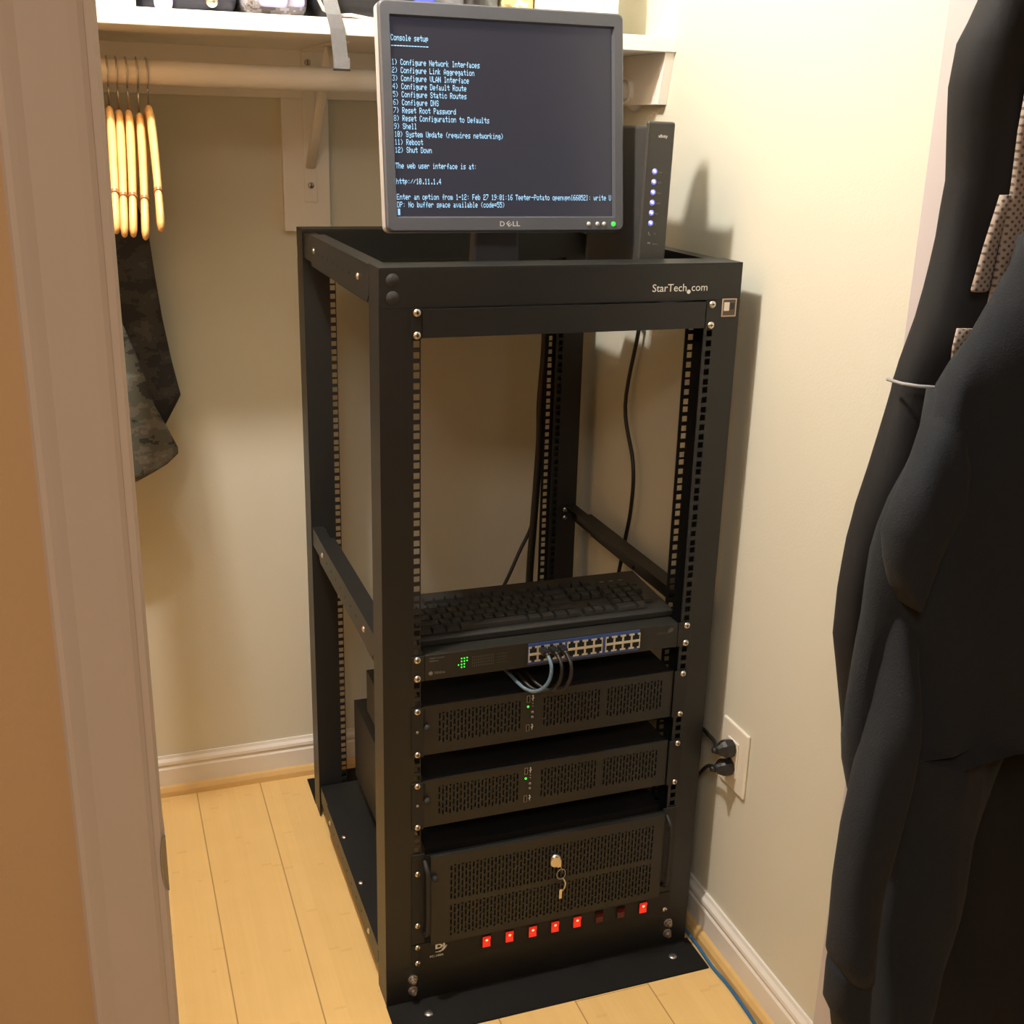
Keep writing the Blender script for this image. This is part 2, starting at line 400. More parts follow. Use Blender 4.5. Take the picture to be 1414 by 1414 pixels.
t = thing('ceiling_light', 'bare bulb lamp holder on the closet ceiling', 'ceiling light', (-430, -150, ZC))
part(MB().lathe([(62, 0), (60, -14), (34, -20), (0.1, -20)], (-430, -150, ZC), 'z', 28), 'base', M['plate'], t, smooth=True)

# ------------------------------------------------------------------ closet shelf, rod, bracket
sh = rbox(-1100, XW, 351, YB, 371, 396)
tag(sh.build('closet_shelf', M['shelfwhite'], None, (-270, 576, 371), 1.5), 'long white painted shelf board across the top of the closet', 'shelf')

t = thing('closet_rod', 'white painted round clothes rod running under the shelf', 'clothes rod', (0, 500, 311))
part(MB().tube([(-1100, 500, 311), (-300, 500, 311), (541, 500, 311)], 19, 24), 'rod', M['shelfwhite'], t, smooth=True)
part(MB().lathe([(36, 0), (36, 5), (30, 9), (24, 14), (24, 26), (20, 26), (0.1, 12)], (XW, 500, 311), '-x', 32), 'end_socket', M['shelfwhite'], t, smooth=True)

t = thing('shelf_bracket', 'white metal shelf bracket with slotted screws on the backing board', 'bracket', (-2, YB-18, 90))
part(rbox(-14, 10, 780.5, 784, 92, 371).add([], []), 'back_plate', M['shelfwhite'], t, bevel=1)
part(rbox(-14, 10, 455, 780.5, 367, 371), 'top_arm', M['shelfwhite'], t, bevel=1)
g = MB().tube([(-2, 779, 158), (-2, 700, 232), (-2, 600, 330), (-2, 560, 366)], 10, 12, flat=(1.0, 0.35))
part(g, 'brace', M['shelfwhite'], t, smooth=True)
hk = [(-2, 560, 366), (-2, 535, 330)] + [(-2, 524, 318)]
part(MB().tube(hk, 5, 8, flat=(1.0, 0.4)), 'rod_hook', M['shelfwhite'], t, smooth=True)
for z in (349, 124):
    o = part(MB().lathe([(6.2, 0), (6.0, 1.2), (4, 2.6), (0.1, 3)], (-2, 780.5, z), '-y', 18), 'screw', M['steel'], t, smooth=True)
    subpart(rbox(-2.7, -1.4, 776.9, 777.6, z-4, z+4), 'slot', M['filter'], o, t)

# ------------------------------------------------------------------ wooden hangers
ORG = (0.0, 0.0, 0.0)
def make_hanger(x, dz, tilt, label, grp):
    org = (x, 500, 332)
    t = thing('wooden_hanger', label, 'hanger', org, grp)
    def body():
        mb = MB()
        for s in (-1, 1):
            pts, rr = [], []
            prof_ = [(0, 247, 8), (-20, 245, 9.5), (-50, 234, 10.5), (-85, 213, 11), (-120, 188, 10.5), (-155, 158, 10), (-185, 125, 9.6), (-205, 100, 9.8), (-213, 86, 9.5), (-217, 79, 7), (-218, 76, 3)]
            for dy, z, r in prof_:
                pts.append((x + tilt*(262-z), 500+dy*(-s if s > 0 else 1) if s < 0 else 500-dy, z+dz)); rr.append(r)
            mb.tube(pts, rr, 14, flat=(0.61, 1.25))
        return mb
    part(body(), 'shoulder_bar', M['hanger'], t, smooth=True)
    for s in (-1, 1):
        part(MB().tube([(x+tilt*128, 500+s*181, 133+dz), (x+tilt*131, 500+s*184, 129+dz)], 9.2, 14, flat=(0.74, 1.32)), 'ring', M['ring'], t)
    hk = [(x+tilt*8, 500, 250+dz), (x, 500, 276+dz), (x, 494, 287)]
    for i in range(15):
        a = math.radians(-100 - i*16.5)
        hk.append((x, 500+23.5*math.cos(a), 311+23.5*math.sin(a)-1.5))
    part(MB().tube(hk, 1.5, 8), 'hook', M['wire'], t, smooth=True)
    return t
hs = [(-372, 2, -0.055, 'leftmost of the five light wooden hangers, next to the door jamb'),
      (-358, -3, -0.072, 'second wooden hanger from the left on the white rod'),
      (-343, -3, -0.085, 'third and middle one of the five wooden hangers on the rod'),
      (-327, -7, -0.08, 'fourth wooden hanger from the left, its end twisted out lowest'),
      (-312, 5, -0.035, 'rightmost of the five light wooden hangers, hanging a little apart')]
for x, dz, ti, lb in hs: make_hanger(x, dz, ti, lb, 'wooden hangers on the closet rod')

# ------------------------------------------------------------------ garments
def loft(rows, yc, t, fold=6, k=3.0, seed=0, sub=1, n=28, power=0.75, ph=1.2, dive=0):
    """rows: (xl, zl, xr, zr) top to bottom; closed soft section of thickness t around y=yc"""
    rnd = random.Random(seed)
    pts = []; 
    # densify
    R_ = []
    for i in range(len(rows)-1):
        a, b = rows[i], rows[i+1]
        d = math.hypot(b[0]-a[0], b[1]-a[1]); m_ = max(1, int(d/22))
        for j in range(m_): R_.append([a[q]+(b[q]-a[q])*j/m_ for q in range(4)])
    R_.append(list(rows[-1]))
    ph0 = rnd.random()*6
    for i, (xl, zl, xr, zr) in enumerate(R_):
        w = (xr-xl)/2; c = (xl+xr)/2
        zz = (zl+zr)/2
        dv = dive*max(0.0, 1-i/(len(R_)*0.45))**2
        for j in range(n):
            a = 2*math.pi*j/n
            ca, sa = math.cos(a), math.sin(a)
            u = math.copysign(abs(ca)**power, ca); v = math.copysign(abs(sa)**power, sa)
            x = c + u*w; z = zl + (zr-zl)*(u+1)/2
            f = fold*(math.sin(k*(x/100.0) + ph0 + ph*zz/100.0) + 0.5*math.sin(2.3*k*x/100.0 + zz/70.0 + ph0*2) + 0.35*math.sin(zz/26.0 + x/60.0 + ph0))
            edge = 1-abs(u)**6
            pts.append((x, yc + dv + v*t/2 + f*edge, z))
    k_ = len(R_)
    fs = [tuple(range(n-1, -1, -1)), tuple(range((k_-1)*n, k_*n))]
    for i in range(k_-1):
        for j in range(n):
            j2 = (j+1) % n
            fs.append((i*n+j, i*n+j2, (i+1)*n+j2, (i+1)*n+j))
    return MB().add(pts, fs)

JACKET = [(489, 420, 641, 430), (473, 399, 646, 409), (463, 378, 651, 388), (443, 336, 662, 346), (441, 294, 673, 301), (454, 199, 698, 202), (451, 139, 715, 137), (442, 85, 730, 79), (436, 53, 738, 44), (424, 5, 729, -8), (419, -19, 724, -34), (418, -32, 716, -47), (407, -77, 705, -96), (398, -119, 692, -141), (389, -162, 668, -186), (383, -206, 644, -231), (378, -268, 635, -298), (379, -325, 624, -357), (393, -384, 625, -418), (408, -446, 625, -481), (419, -509, 626, -545), (434, -553, 622, -589), (455, -611, 633, -647), (493, -731, 655, -768), (530, -858, 679, -898)]
MESH = [(488, 294, 536, 296), (486, 252, 546, 254), (488, 195, 559, 195), (484, 128, 544, 128), (481, 75, 526, 74), (475, 28, 494, 27), (474, 12, 479, 12)]
MESH2 = [(478, 188, 493, 188), (467, 136, 484, 136), (459, 91, 482, 90), (460, 88, 477, 88)]
MESH3 = [(448, 49, 475, 48), (446, 29, 474, 28), (447, 11, 468, 10)]
BODY = [(465, 173, 584, 173), (440, 150, 591, 148), (425, 130, 597, 128), (404, 92, 608, 86), (384, 53, 619, 45), (360, 8, 632, -6), (343, -35, 645, -54), (329, -71, 656, -96), (314, -102, 666, -132), (305, -130, 674, -164), (300, -156, 683, -195), (299, -192, 694, -236), (300, -229, 705, -279), (296, -286, 723, -347), (293, -333, 738, -403), (294, -359, 699, -426), (297, -374, 502, -409), (303, -402, 497, -436), (320, -450, 490, -483), (344, -492, 484, -520), (365, -529, 477, -553), (366, -613, 463, -636), (369, -684, 452, -706), (372, -755, 444, -776), (373, -802, 439, -821)]
ARM = [(362, 3, 372, 1), (342, -32, 374, -35), (316, -59, 376, -65), (294, -94, 373, -102), (285, -123, 360, -131), (293, -154, 346, -160), (306, -183, 333, -186), (318, -202, 324, -202)]
LOWER = [(328, -156, 372, -161), (315, -198, 362, -203), (314, -232, 356, -238), (312, -270, 349, -275), (306, -315, 346, -321), (301, -339, 345, -346), (291, -398, 342, -407), (282, -458, 337, -469), (282, -526, 333, -537), (283, -572, 334, -585), (283, -615, 335, -628), (292, -637, 335, -648)]
CUFF = [(288, -626, 333, -638), (287, -640, 332, -652), (288, -682, 335, -695), (302, -708, 338, -718), (308, -731, 339, -740)]
PANTS = [(510, -384, 820, -436), (519, -434, 820, -491), (524, -525, 820, -595), (526, -624, 820, -712), (505, -735, 820, -849), (492, -862, 820, -1008), (493, -941, 820, -1107)]
t = thing('hanging_jacket', 'black shell jacket with beige mesh lining, hanging furthest back beside the right wall', 'jacket', (600, -512, 440))
bd = part(loft(JACKET, -512, 78, fold=7, k=4.5, seed=3, ph=2.2), 'body', M['blackcloth'], t, smooth=True)
o = part(loft(MESH, -563, 12, fold=2, seed=1), 'lining', M['lining'], t, smooth=True); o['label'] = 'beige perforated mesh lining'
o = part(loft(MESH2, -560, 8, fold=1, seed=1), 'lining', M['lining'], t, smooth=True); o['label'] = 'beige perforated mesh lining'
o = part(loft(MESH3, -560, 8, fold=1, seed=1), 'lining', M['lining'], t, smooth=True); o['label'] = 'beige perforated mesh lining'
o = part(MB().tube([(404, -512, -14), (402, -540, -13), (412, -556, -13), (430, -562, -14), (443, -563, -15)], 2.0, 8, flat=(1, 1)), 'cord', M['greycord'], t, smooth=True); o['label'] = 'thin grey drawcord'

t = thing('hanging_hoodie', 'dark navy fleece hoodie with long sleeves, hanging in front of the black jacket', 'hoodie', (600, -665, 160))
part(loft(BODY, -660, 84, fold=12, k=5.0, seed=8, ph=1.0), 'body', M['navy'], t, smooth=True)
part(loft(ARM, -690, 46, fold=3, k=5, seed=5, dive=46), 'sleeve', M['navy'], t, smooth=True)
sl = part(loft(LOWER, -698, 58, fold=4, k=5, seed=6, dive=60), 'sleeve', M['navy'], t, smooth=True)
subpart(loft(CUFF, -698, 50, fold=2, k=9, seed=7), 'cuff', M['navy'], sl, t, smooth=True)
tag(loft(PANTS, -584, 40, fold=5, k=4, seed=9).build('hanging_trousers', M['blackwool'], None, (700, -590, -480), 0, True), 'deep black trousers hanging below the hoodie at the bottom right corner', 'trousers')

CAMO1 = [(-450, 240, -370, 240), (-445, 144, -347, 145), (-447, 82, -330, 82), (-448, 44, -317, 44), (-449, -33, -311, -35), (-449, -111, -303, -116), (-450, -192, -291, -199), (-448, -240, -282, -248), (-447, -254, -279, -263), (-448, -269, -287, -278), (-448, -320, -316, -328), (-450, -335, -328, -343)]
CAMO2 = [(-449, -104, -380, -106), (-446, -143, -365, -146), (-446, -209, -345, -214), (-448, -263, -331, -270), (-448, -307, -310, -316), (-447, -343, -294, -354), (-445, -355, -294, -365), (-447, -374, -315, -384), (-449, -391, -342, -399), (-444, -408, -372, -414)]
t = thing('camouflage_jacket', 'grey-green camouflage jacket hanging behind the left door jamb', 'jacket', (-420, 700, 240))
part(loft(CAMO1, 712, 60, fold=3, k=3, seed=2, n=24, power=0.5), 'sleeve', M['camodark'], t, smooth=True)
part(loft(CAMO2, 655, 26, fold=3, k=3, seed=4, n=24, power=0.4), 'front_flap', M['camo'], t, smooth=True)
part(loft([(-520, 262, -470, 262), (-540, 150, -440, 150), (-545, -50, -430, -50), (-545, -330, -425, -330)], 540, 380, fold=5, seed=11, n=24), 'body', M['camo'], t, smooth=True)
part(MB().tube([(-495, 540, 250), (-495, 520, 285), (-495, 478, 300), (-495, 480, 328), (-495, 500, 335), (-495, 521, 320)], 1.6, 8), 'hook', M['wire'], t, smooth=True)

# ------------------------------------------------------------------ things on the shelf
def pillow(x0, x1, y0, y1, z0, z1, seed=0, lump=6, p=0.35):
    rnd = random.Random(seed); mb = MB(); nu, nv = 24, 12; pts = []
    cx, cy, cz = (x0+x1)/2, (y0+y1)/2, (z0+z1)/2
    for i in range(nv+1):
        b = -math.pi/2 + math.pi*i/nv
        for j in range(nu):
            a = 2*math.pi*j/nu
            s = lambda q: math.copysign(abs(q)**p, q)
            f = 1 + lump/1000.0*6*(math.sin(a*5+seed)*math.cos(b*3))*0.2
            pts.append((cx+(x1-x0)/2*s(math.cos(b))*s(math.cos(a))*f, cy+(y1-y0)/2*s(math.cos(b))*s(math.sin(a))*f, cz+(z1-z0)/2*s(math.sin(b))))
    fs = []
    for i in range(nv):
        for j in range(nu):
            fs.append((i*nu+j, i*nu+(j+1) % nu, (i+1)*nu+(j+1) % nu, (i+1)*nu+j))
    fs += [tuple(range(nu-1, -1, -1)), tuple(range(nv*nu, (nv+1)*nu))]
    return mb.add(pts, fs)
t = thing('navy_bag', 'dark navy nylon bag with a silver snap at the left end of the shelf', 'bag', (-245, 500, 396))
part(pillow(-322, -170, 400, 620, 396, 520, 1), 'body', M['bagnavy'], t, smooth=True)
part(pillow(-300, -272, 394, 404, 398, 446, 2), 'patch', M['lilac'], t, smooth=True)
part(MB().lathe([(9, 0), (9, 2), (5, 4), (0.1, 5)], (-214, 401, 413), '-y', 18), 'snap', M['nickel'], t, smooth=True)
tag(rbox(-420, -326, 390, 600, 396, 446).build('white_box', M['whitecard'], None, (-373, 495, 396), 2), 'plain white box on the shelf next to the left door jamb', 'box')
t = thing('patterned_pouch', 'grey and lilac patterned soft pouch on the shelf above the bracket', 'pouch', (-110, 480, 396))
part(pillow(-168, -62, 400, 600, 396, 500, 3), 'body', M['plaid'], t, smooth=True)
part(pillow(-144, -98, 394, 406, 410, 452, 4), 'patch', M['lilac'], t, smooth=True)
part(pillow(-92, -72, 394, 406, 412, 452, 4), 'patch', M['lilac'], t, smooth=True)
t = thing('black_shoulder_bag', 'black shoulder bag with grey piping and a grey webbing strap over the shelf edge', 'bag', (40, 500, 396))
b_ = part(pillow(-58, 118, 402, 640, 396, 540, 5), 'body', M['bagblack'], t, smooth=True)
part(MB().tube([(-57, 398, 470), (-54, 394, 430), (-44, 392, 410), (-28, 391, 402), (0, 391, 404), (30, 391, 400), (80, 392, 399), (112, 396, 402)], 3.0, 8), 'piping', M['piping'], t, smooth=True)
st = MB()
path = [(-46, 402, 530), (-45, 385, 480), (-42, 362, 430), (-38, 344, 400), (-33, 342, 380), (-30, 343, 350), (-27, 344, 322)]
for i in range(len(path)-1):
    a, b2 = path[i], path[i+1]
    w = 11.5
    st.add([(a[0]-w, a[1]-1, a[2]), (a[0]+w, a[1]-1, a[2]), (b2[0]+w, b2[1]-1, b2[2]), (b2[0]-w, b2[1]-1, b2[2]), (a[0]-w, a[1]+1, a[2]), (a[0]+w, a[1]+1, a[2]), (b2[0]+w, b2[1]+1, b2[2]), (b2[0]-w, b2[1]+1, b2[2])],
           [(0,1,2,3), (7,6,5,4), (0,4,5,1), (2,6,7,3), (1,5,6,2), (3,7,4,0)])
st.box(-39.5, -14.5, 341, 347, 320, 338)
so = part(st, 'strap', M['webbing'], t)
subpart(rbox(-39.5, -14.5, 340.2, 347.6, 319, 322), 'strap_end', M['cable'], so, t)
part(pillow(104, 150, 420, 520, 396, 446, 8), 'blue_glow_lump', M['bluelight'], t, smooth=True)  # added lump, its blue colour stands in for a glow beside the bag
t = thing('grey_pouch', 'small grey pouch with a black cap on the shelf behind the monitor', 'pouch', (205, 470, 396))
part(pillow(160, 262, 420, 560, 396, 480, 6), 'body', M['webbing'], t, smooth=True)
part(MB().lathe([(13, 0), (15, 12), (15, 60), (10, 70), (0.1, 71)], (206, 408, 397), 'z', 20), 'cap', M['plug'], t, smooth=True)
tag(rbox(266, 322, 430, 580, 396, 490).build('patterned_tin', M['brownprint'], None, (294, 505, 396), 3), 'brown and cream patterned tin on the shelf left of the cream box', 'tin')
t = thing('cream_box', 'cream storage box with a white front label at the right end of the shelf', 'box', (405, 510, 396))
part(rbox(326, 478, 425, 620, 396, 560), 'box_body', M['cream'], t, bevel=2)
part(rbox(362, 448, 423.4, 425, 424, 520), 'label_card', M['whitecard'], t)

# ------------------------------------------------------------------ the open frame rack
RX0, RX1, RD0, RD1 = -54, 514, 598, 658
rk = thing('server_rack', 'tall black open frame four post server rack standing on the wooden floor', 'rack', (230, 329, -ZF))
def post(side, ya, yb):
    """C channel: outer web at x=side edge, two holed flanges; open towards the inside"""
    mb = MB(); zt, zb = 0.0, -1111.4
    if side == 'L': xo, xe, hx, s = RX0, 6, 0, 1
    else: xo, xe, hx, s = RX1, 455, 465.1, -1
    wx = sorted((xo, xo+2*s)); mb.box(wx[0], wx[1], ya, yb, zb, zt)
    for y0, y1 in ((ya, ya+2), (yb-2, yb)):
        a, b = hx-4.75*s, hx+4.75*s
        mb.box(*sorted((xo+2*s, a)), y0, y1, zb, zt)
        mb.box(*sorted((b, xe)), y0, y1, zb, zt)
        zs = [hz(n, k) for n in range(25) for k in range(3)]
        top = zt
        for z in zs:
            mb.box(*sorted((a, b)), y0, y1, z+4.75, top); top = z-4.75
        mb.box(*sorted((a, b)), y0, y1, zb, top)
    return mb
for sd in ('L', 'R'):
    for ya, yb in ((0, 60), (RD0, RD1)):
        part(post(sd, ya, yb), 'post', M['rack'], rk)
def header(ya, yb, front):
    mb = MB()
    mb.box(RX0, RX1, ya, yb, 54, 56)
    mb.box(RX0, RX1, ya, ya+2, 0 if front else 0, 54); mb.box(RX0, RX1, yb-2, yb, 22, 54)
    if not front: mb.box(RX0+62, RX1-62, ya, ya+2, -34, 0)
    mb.box(RX0, RX0+2, ya+2, yb-2, 0, 54); mb.box(RX1-2, RX1, ya+2, yb-2, 0, 54)
    return mb
hd = part(header(0, 60, True), 'header_beam', M['rack'], rk, bevel=0.7)
part(header(RD0, RD1, False), 'header_beam', M['rack'], rk, bevel=0.7)
for z in (38.5, 14.5):
    subpart(MB().lathe([(9.5, 0), (9.3, 0.3), (0.1, 0.35)], (-34, 0, z), '-y', 24), 'hole_plug', M['plugs'], hd, rk, smooth=True)
# lettering on the header
lg = text_mb('StarTech', 363, 14.5, 0, 11.2, 57, bold=0.004)
lg2 = text_mb('com', 428.5, 14.5, 0, 11.2, 27, bold=0.004)
lg.add(lg2.v, lg2.f)
lg.prism([(424+3.2*math.cos(a*0.4488), 13.4+3.2*math.sin(a*0.4488)) for a in range(14)], 'y', -0.35, -0.2)
o = subpart(lg, 'logo', M['white_ink'], hd, rk); o['label'] = 'white lettering logo'
# small square sticker on the right post
stk = part(rbox(483, 508, -0.6, 0, -26, 1.5), 'sticker', M['sticker'], rk); stk['label'] = 'small square brown and white sticker'
s2 = MB().box(485, 506, -0.8, -0.6, -24, 0); subpart(s2, 'sticker_field', mat('sticker_dark', (0.10, 0.07, 0.05), 0.5), stk, rk)
subpart(rbox(486.5, 495.5, -1.0, -0.8, -17, -4), 'sticker_print', M['cream'], stk, rk)
subpart(rbox(497.5, 504, -1.0, -0.8, -15, -5), 'sticker_print', mat('sticker_black', (0.02, 0.02, 0.02), 0.5), stk, rk)
# side rails: top, middle, bottom
def siderail(side, z0, z1, y0, y1, lip, ch):
    s = 1 if side == 'L' else -1
    xo = RX0 if side == 'L' else RX1
    mb = MB()
    prof_ = [(y0, z0+ch), (y0+ch, z0), (y1-ch, z0), (y1, z0+ch), (y1, z1-4), (y1-5, z1), (y0, z1)]
    mb.prism(prof_, 'x', *sorted((xo, xo+2*s)))
    mb.box(*sorted((xo+2*s, xo+lip*s)), y0, y1-5, z1-2, z1)
    mb.box(*sorted((xo+(lip-2)*s, xo+lip*s)), y0, y1-5, z1-12, z1-2)
    return mb
def slide(side, z0, z1, y0, y1, off):
    s = 1 if side == 'L' else -1
    xo = (RX0 if side == 'L' else RX1) + off*s
    return MB().box(*sorted((xo, xo+2*s)), y0, y1, z0, z1).box(*sorted((xo+2*s, xo+22*s)), y0, y1, z1-2, z1)
for sd in ('L', 'R'):
    s = 1 if sd == 'L' else -1; xo = RX0 if sd == 'L' else RX1
    for (z0, z1, lip) in ((0, 54, 26), (-562, -516, 30), (-1150, -1104, 34)):
        o = part(siderail(sd, z0, z1, 60, 520, lip, 12), 'side_rail', M['rack'], rk)
        for i in range(7):
            y = 190+i*42
            subpart(MB().lathe([(2.4, 0), (2.4, 0.3), (0.1, 0.31)], (xo-0.05*s, y, (z0+z1)/2), '-x' if s > 0 else 'x', 10), 'adjustment_hole', M['filter'], o, rk)  # flat black discs in place of holes, coloured like their shaded insides
        for y in (129, 482):
            subpart(MB().lathe([(5.5, 0), (5, 1.6), (2.5, 3), (0.1, 3.1)], (xo, y, (z0+z1)/2+2), '-x' if s > 0 else 'x', 14), 'bolt', M['nickel'], o, rk, smooth=True)
        part(slide(sd, z0+5, z1-4, 300, 598, 2.5), 'slide_rail', M['rack'], rk)
    for y in (393, 240):
        part(MB().lathe([(5.5, 0), (5, 1.6), (2.5, 3), (0.1, 3.1)], (xo+11*s, y, -1104), 'z', 14), 'tray_bolt', M['nickel'], rk, smooth=True)
    # bolts joining the middle rail to the rear posts
    for z in (-530, -548):
        part(MB().lathe([(6, 0), (5, 2), (0.1, 3)], (xo+24*s, 598, z), '-y', 14), 'bolt', M['steel'], rk, smooth=True)
# base frames with a floor flange, front and rear
def foot(y_post, out):
    mb = MB(); s = -1 if out < 0 else 1
    ya = y_post
    mb.box(RX0, RX1, *sorted((ya, ya-2*s)), -ZF+3, -1111.5)
    mb.box(RX0, RX0+2, *sorted((ya-2*s, ya-58*s)), -ZF+3, -1111.5)
    mb.box(RX1-2, RX1, *sorted((ya-2*s, ya-58*s)), -ZF+3, -1111.5)
    return mb
part(rbox(RX0+3, RX1-3, 62, 597, -1109, -1107), 'bottom_tray', M['rack'], rk)
ff = part(foot(0, -82), 'base_frame', M['rack'], rk, bevel=0.8)
fr = part(foot(RD1, 100), 'base_frame', M['rack'], rk, bevel=0.8)
subpart(rbox(RX0, RX1+6, -82, 2, -ZF, -ZF+3), 'floor_flange', M['footpaint'], ff, rk)
subpart(rbox(RX0, RX1+6, RD1-2, RD1+100, -ZF, -ZF+3), 'floor_flange', M['footpaint'], fr, rk)
for x in (10, 470):
    subpart(MB().lathe([(8, 0), (7.5, 1.5), (4, 2.6), (0.1, 2.8)], (x, -37, -ZF+3), 'z', 18), 'anchor_screw', M['steel'], ff, rk, smooth=True)
for x in (-8, 475.5):
    for z in (-1137, -1160):
        o = subpart(MB().lathe([(8.5, 0), (8.5, 1.5), (6.5, 2), (6.5, 6), (4, 6.5), (4, 11), (0.1, 11.5)], (x, 0, z), '-y', 16), 'hex_bolt', M['steel'], ff, rk, smooth=False)

# ------------------------------------------------------------------ top shelf of the rack (carries monitor and modem)
t = thing('rack_shelf', 'black one unit rack shelf screwed into the top rack unit under the header', 'rack shelf', (230, -3, -42))
part(rbox(8, 454, -3, -0.2, -42, -2).box(8, 454, 0, 425, -5, -3).box(8, 428, 425, 592, -5, -3).box(8, 10, -0.2, 592, -42, -5).box(452, 454, -0.2, 425, -42, -5), 'tray', M['rack'], t)  # rear depth and right notch are unseen, shaped to steer light behind the rack
for x0, x1 in ((-9, 7.2), (455.8, 473.5)):
    part(rbox(x0, x1, -2.2, -0.2, -43, -1), 'ear', M['rack'], t)
screws(t, [(0, hz(0, 0)), (0, hz(0, 2)), (465.1, hz(0, 0)), (465.1, hz(0, 2))], -2.2)

# ------------------------------------------------------------------ monitor
FONT = {}
_raw = {' ':'0000000000','(':'001C224100',')':'0041221C00','-':'0808080808','.':'0000606000','/':'2010080402','0':'3E5149453E','1':'00427F4000','2':'7249494946','3':'2141494D33','4':'1814127F10','5':'2745454539','6':'3C4A494931','7':'4121110907','8':'3649494936','9':'464949291E',':':'0000240000','=':'1414141414','[':'00007F4100',']':'00417F0000',
'A':'7C1211127C','B':'7F49494936','C':'3E41414122','D':'7F4141413E','E':'7F49494941','F':'7F09090901','I':'00417F4100','L':'7F40404040','M':'7F021C027F','N':'7F0408107F','P':'7F09090906','R':'7F09192946','S':'2649494932','T':'03017F0103','U':'3F4040403F','V':'1F2040201F',
'a':'2054547840','b':'7F28444438','c':'3844444428','d':'384444287F','e':'3854545418','f':'00087E0902','g':'18A4A49C78','h':'7F08040478','i':'00447D4000','k':'7F10284400','l':'00417F4000','m':'7C04780478','n':'7C08040478','o':'3844444438','p':'FC18242418','q':'18242418FC','r':'7C08040408','s':'4854545424','t':'04043F4424','u':'3C4040207C','v':'1C2040201C','w':'3C4030403C','y':'4C9090907C'}
for k_, v_ in _raw.items(): FONT[k_] = [int(v_[i:i+2], 16) for i in range(0, 10, 2)]
LINES = {2: 'Console setup', 3: '-------------', 5: '1) Configure Network Interfaces', 6: '2) Configure Link Aggregation', 7: '3) Configure VLAN Interface', 8: '4) Configure Default Route', 9: '5) Configure Static Routes', 10: '6) Configure DNS', 11: '7) Reset Root Password', 12: '8) Reset Configuration to Defaults', 13: '9) Shell', 14: '10) System Update (requires networking)', 15: '11) Reboot', 16: '12) Shut Down', 18: 'The web user interface is at:', 20: 'http://10.11.1.4', 22: 'Enter an option from 1-12: Feb 27 19:01:16 Teeter-Potato openvpn[66052]: write U', 23: 'DP: No buffer space available (code=55)'}
mon = thing('monitor', 'flat black screen monitor showing console text on top of the rack', 'monitor', (168, 125, -3))
MC = (168.0, 119.3, 250.4)
tilt = math.radians(-7.8)
def mpart(mb, name, m, bevel=0, smooth=False, par=None, seg=2):
    """panel parts: builder coordinates relative to the screen centre, tilted back together"""
    o = mb.build(name, m, par or mon, (0, 0, 0), bevel, smooth, seg)
    if par is None:
        o.location = ((MC[0]-168)/1000, (MC[1]-125)/1000, (MC[2]+3)/1000)
        o.rotation_euler = (tilt, 0, 0)
    return o
bw, bt, bb_ = 186.5, 156.5, -157.5
bz = MB()
bz.box(-bw, bw, -7, 8, 135.6, bt); bz.box(-bw, bw, -7, 8, bb_, -135.6)
bz.box(-bw, -169.6, -7, 8, -135.6, 135.6); bz.box(169.6, bw, -7, 8, -135.6, 135.6)
bez = mpart(MB(), 'bezel', M['bezel'])
def frame_mesh():
    # one ring-shaped frame with rounded corners
    mb = MB(); n = 6; r = 9
    def ring(x, z0, z1, y, r):
        out = []
        for cx, cz, a0 in ((x-r, z1-r, 0), (-x+r, z1-r, 90), (-x+r, z0+r, 180), (x-r, z0+r, 270)):
            for i in range(n):
                a = math.radians(a0+90*i/(n-1)); out.append((cx+r*math.cos(a), y, cz+r*math.sin(a)))
        return out
    rings = [ring(bw, bb_, bt, 10, 9), ring(bw, bb_, bt, -4, 9), ring(bw-2.5, bb_+2.5, bt-2.5, -7, 8), ring(171.5, -137.5, 137.5, -7, 1.5), ring(169.4, -135.4, 135.4, -1, 0.5), ring(169.4, -135.4, 135.4, 3, 0.5)]
    k = len(rings[0]); vs = [p for rg in rings for p in rg]; fs = []
    for i in range(len(rings)-1):
        for j in range(k):
            fs.append((i*k+j, i*k+(j+1) % k, (i+1)*k+(j+1) % k, (i+1)*k+j))
    fs.append(tuple(range(k)))
    return mb.add(vs, fs)
bpy.data.objects.remove(bez)
bez = mpart(frame_mesh(), 'bezel', M['bezel'], 0, False)
hs_ = MB()
def rr(x, z0, z1, y, r=9, n=6):
    out = []
    for cx, cz, a0 in ((x-r, z1-r, 0), (-x+r, z1-r, 90), (-x+r, z0+r, 180), (x-r, z0+r, 270)):
        for i in range(n):
            a = math.radians(a0+90*i/(n-1)); out.append((cx+r*math.cos(a), y, cz+r*math.sin(a)))
    return out
rg = [rr(bw+0.4, bb_-0.4, bt+0.4, 0), rr(bw+0.4, bb_-0.4, bt+0.4, 20), rr(bw-6, bb_+6, bt-6, 30), rr(120, -100, 110, 52), rr(110, -90, 100, 60)]
kk = len(rg[0]); vs = [p for q in rg for p in q]
fs = [(i*kk+j, i*kk+(j+1) % kk, (i+1)*kk+(j+1) % kk, (i+1)*kk+j) for i in range(4) for j in range(kk)] + [tuple(range((4)*kk, 5*kk))]
mpart(MB().add(vs, fs), 'housing', M['monside'])
scr = mpart(MB().box(-169.5, 169.5, 0, 4, -135.5, 135.5), 'screen', M['screen'])
tx = MB(); cw, chh = 338.0/80.3, 270.0/25
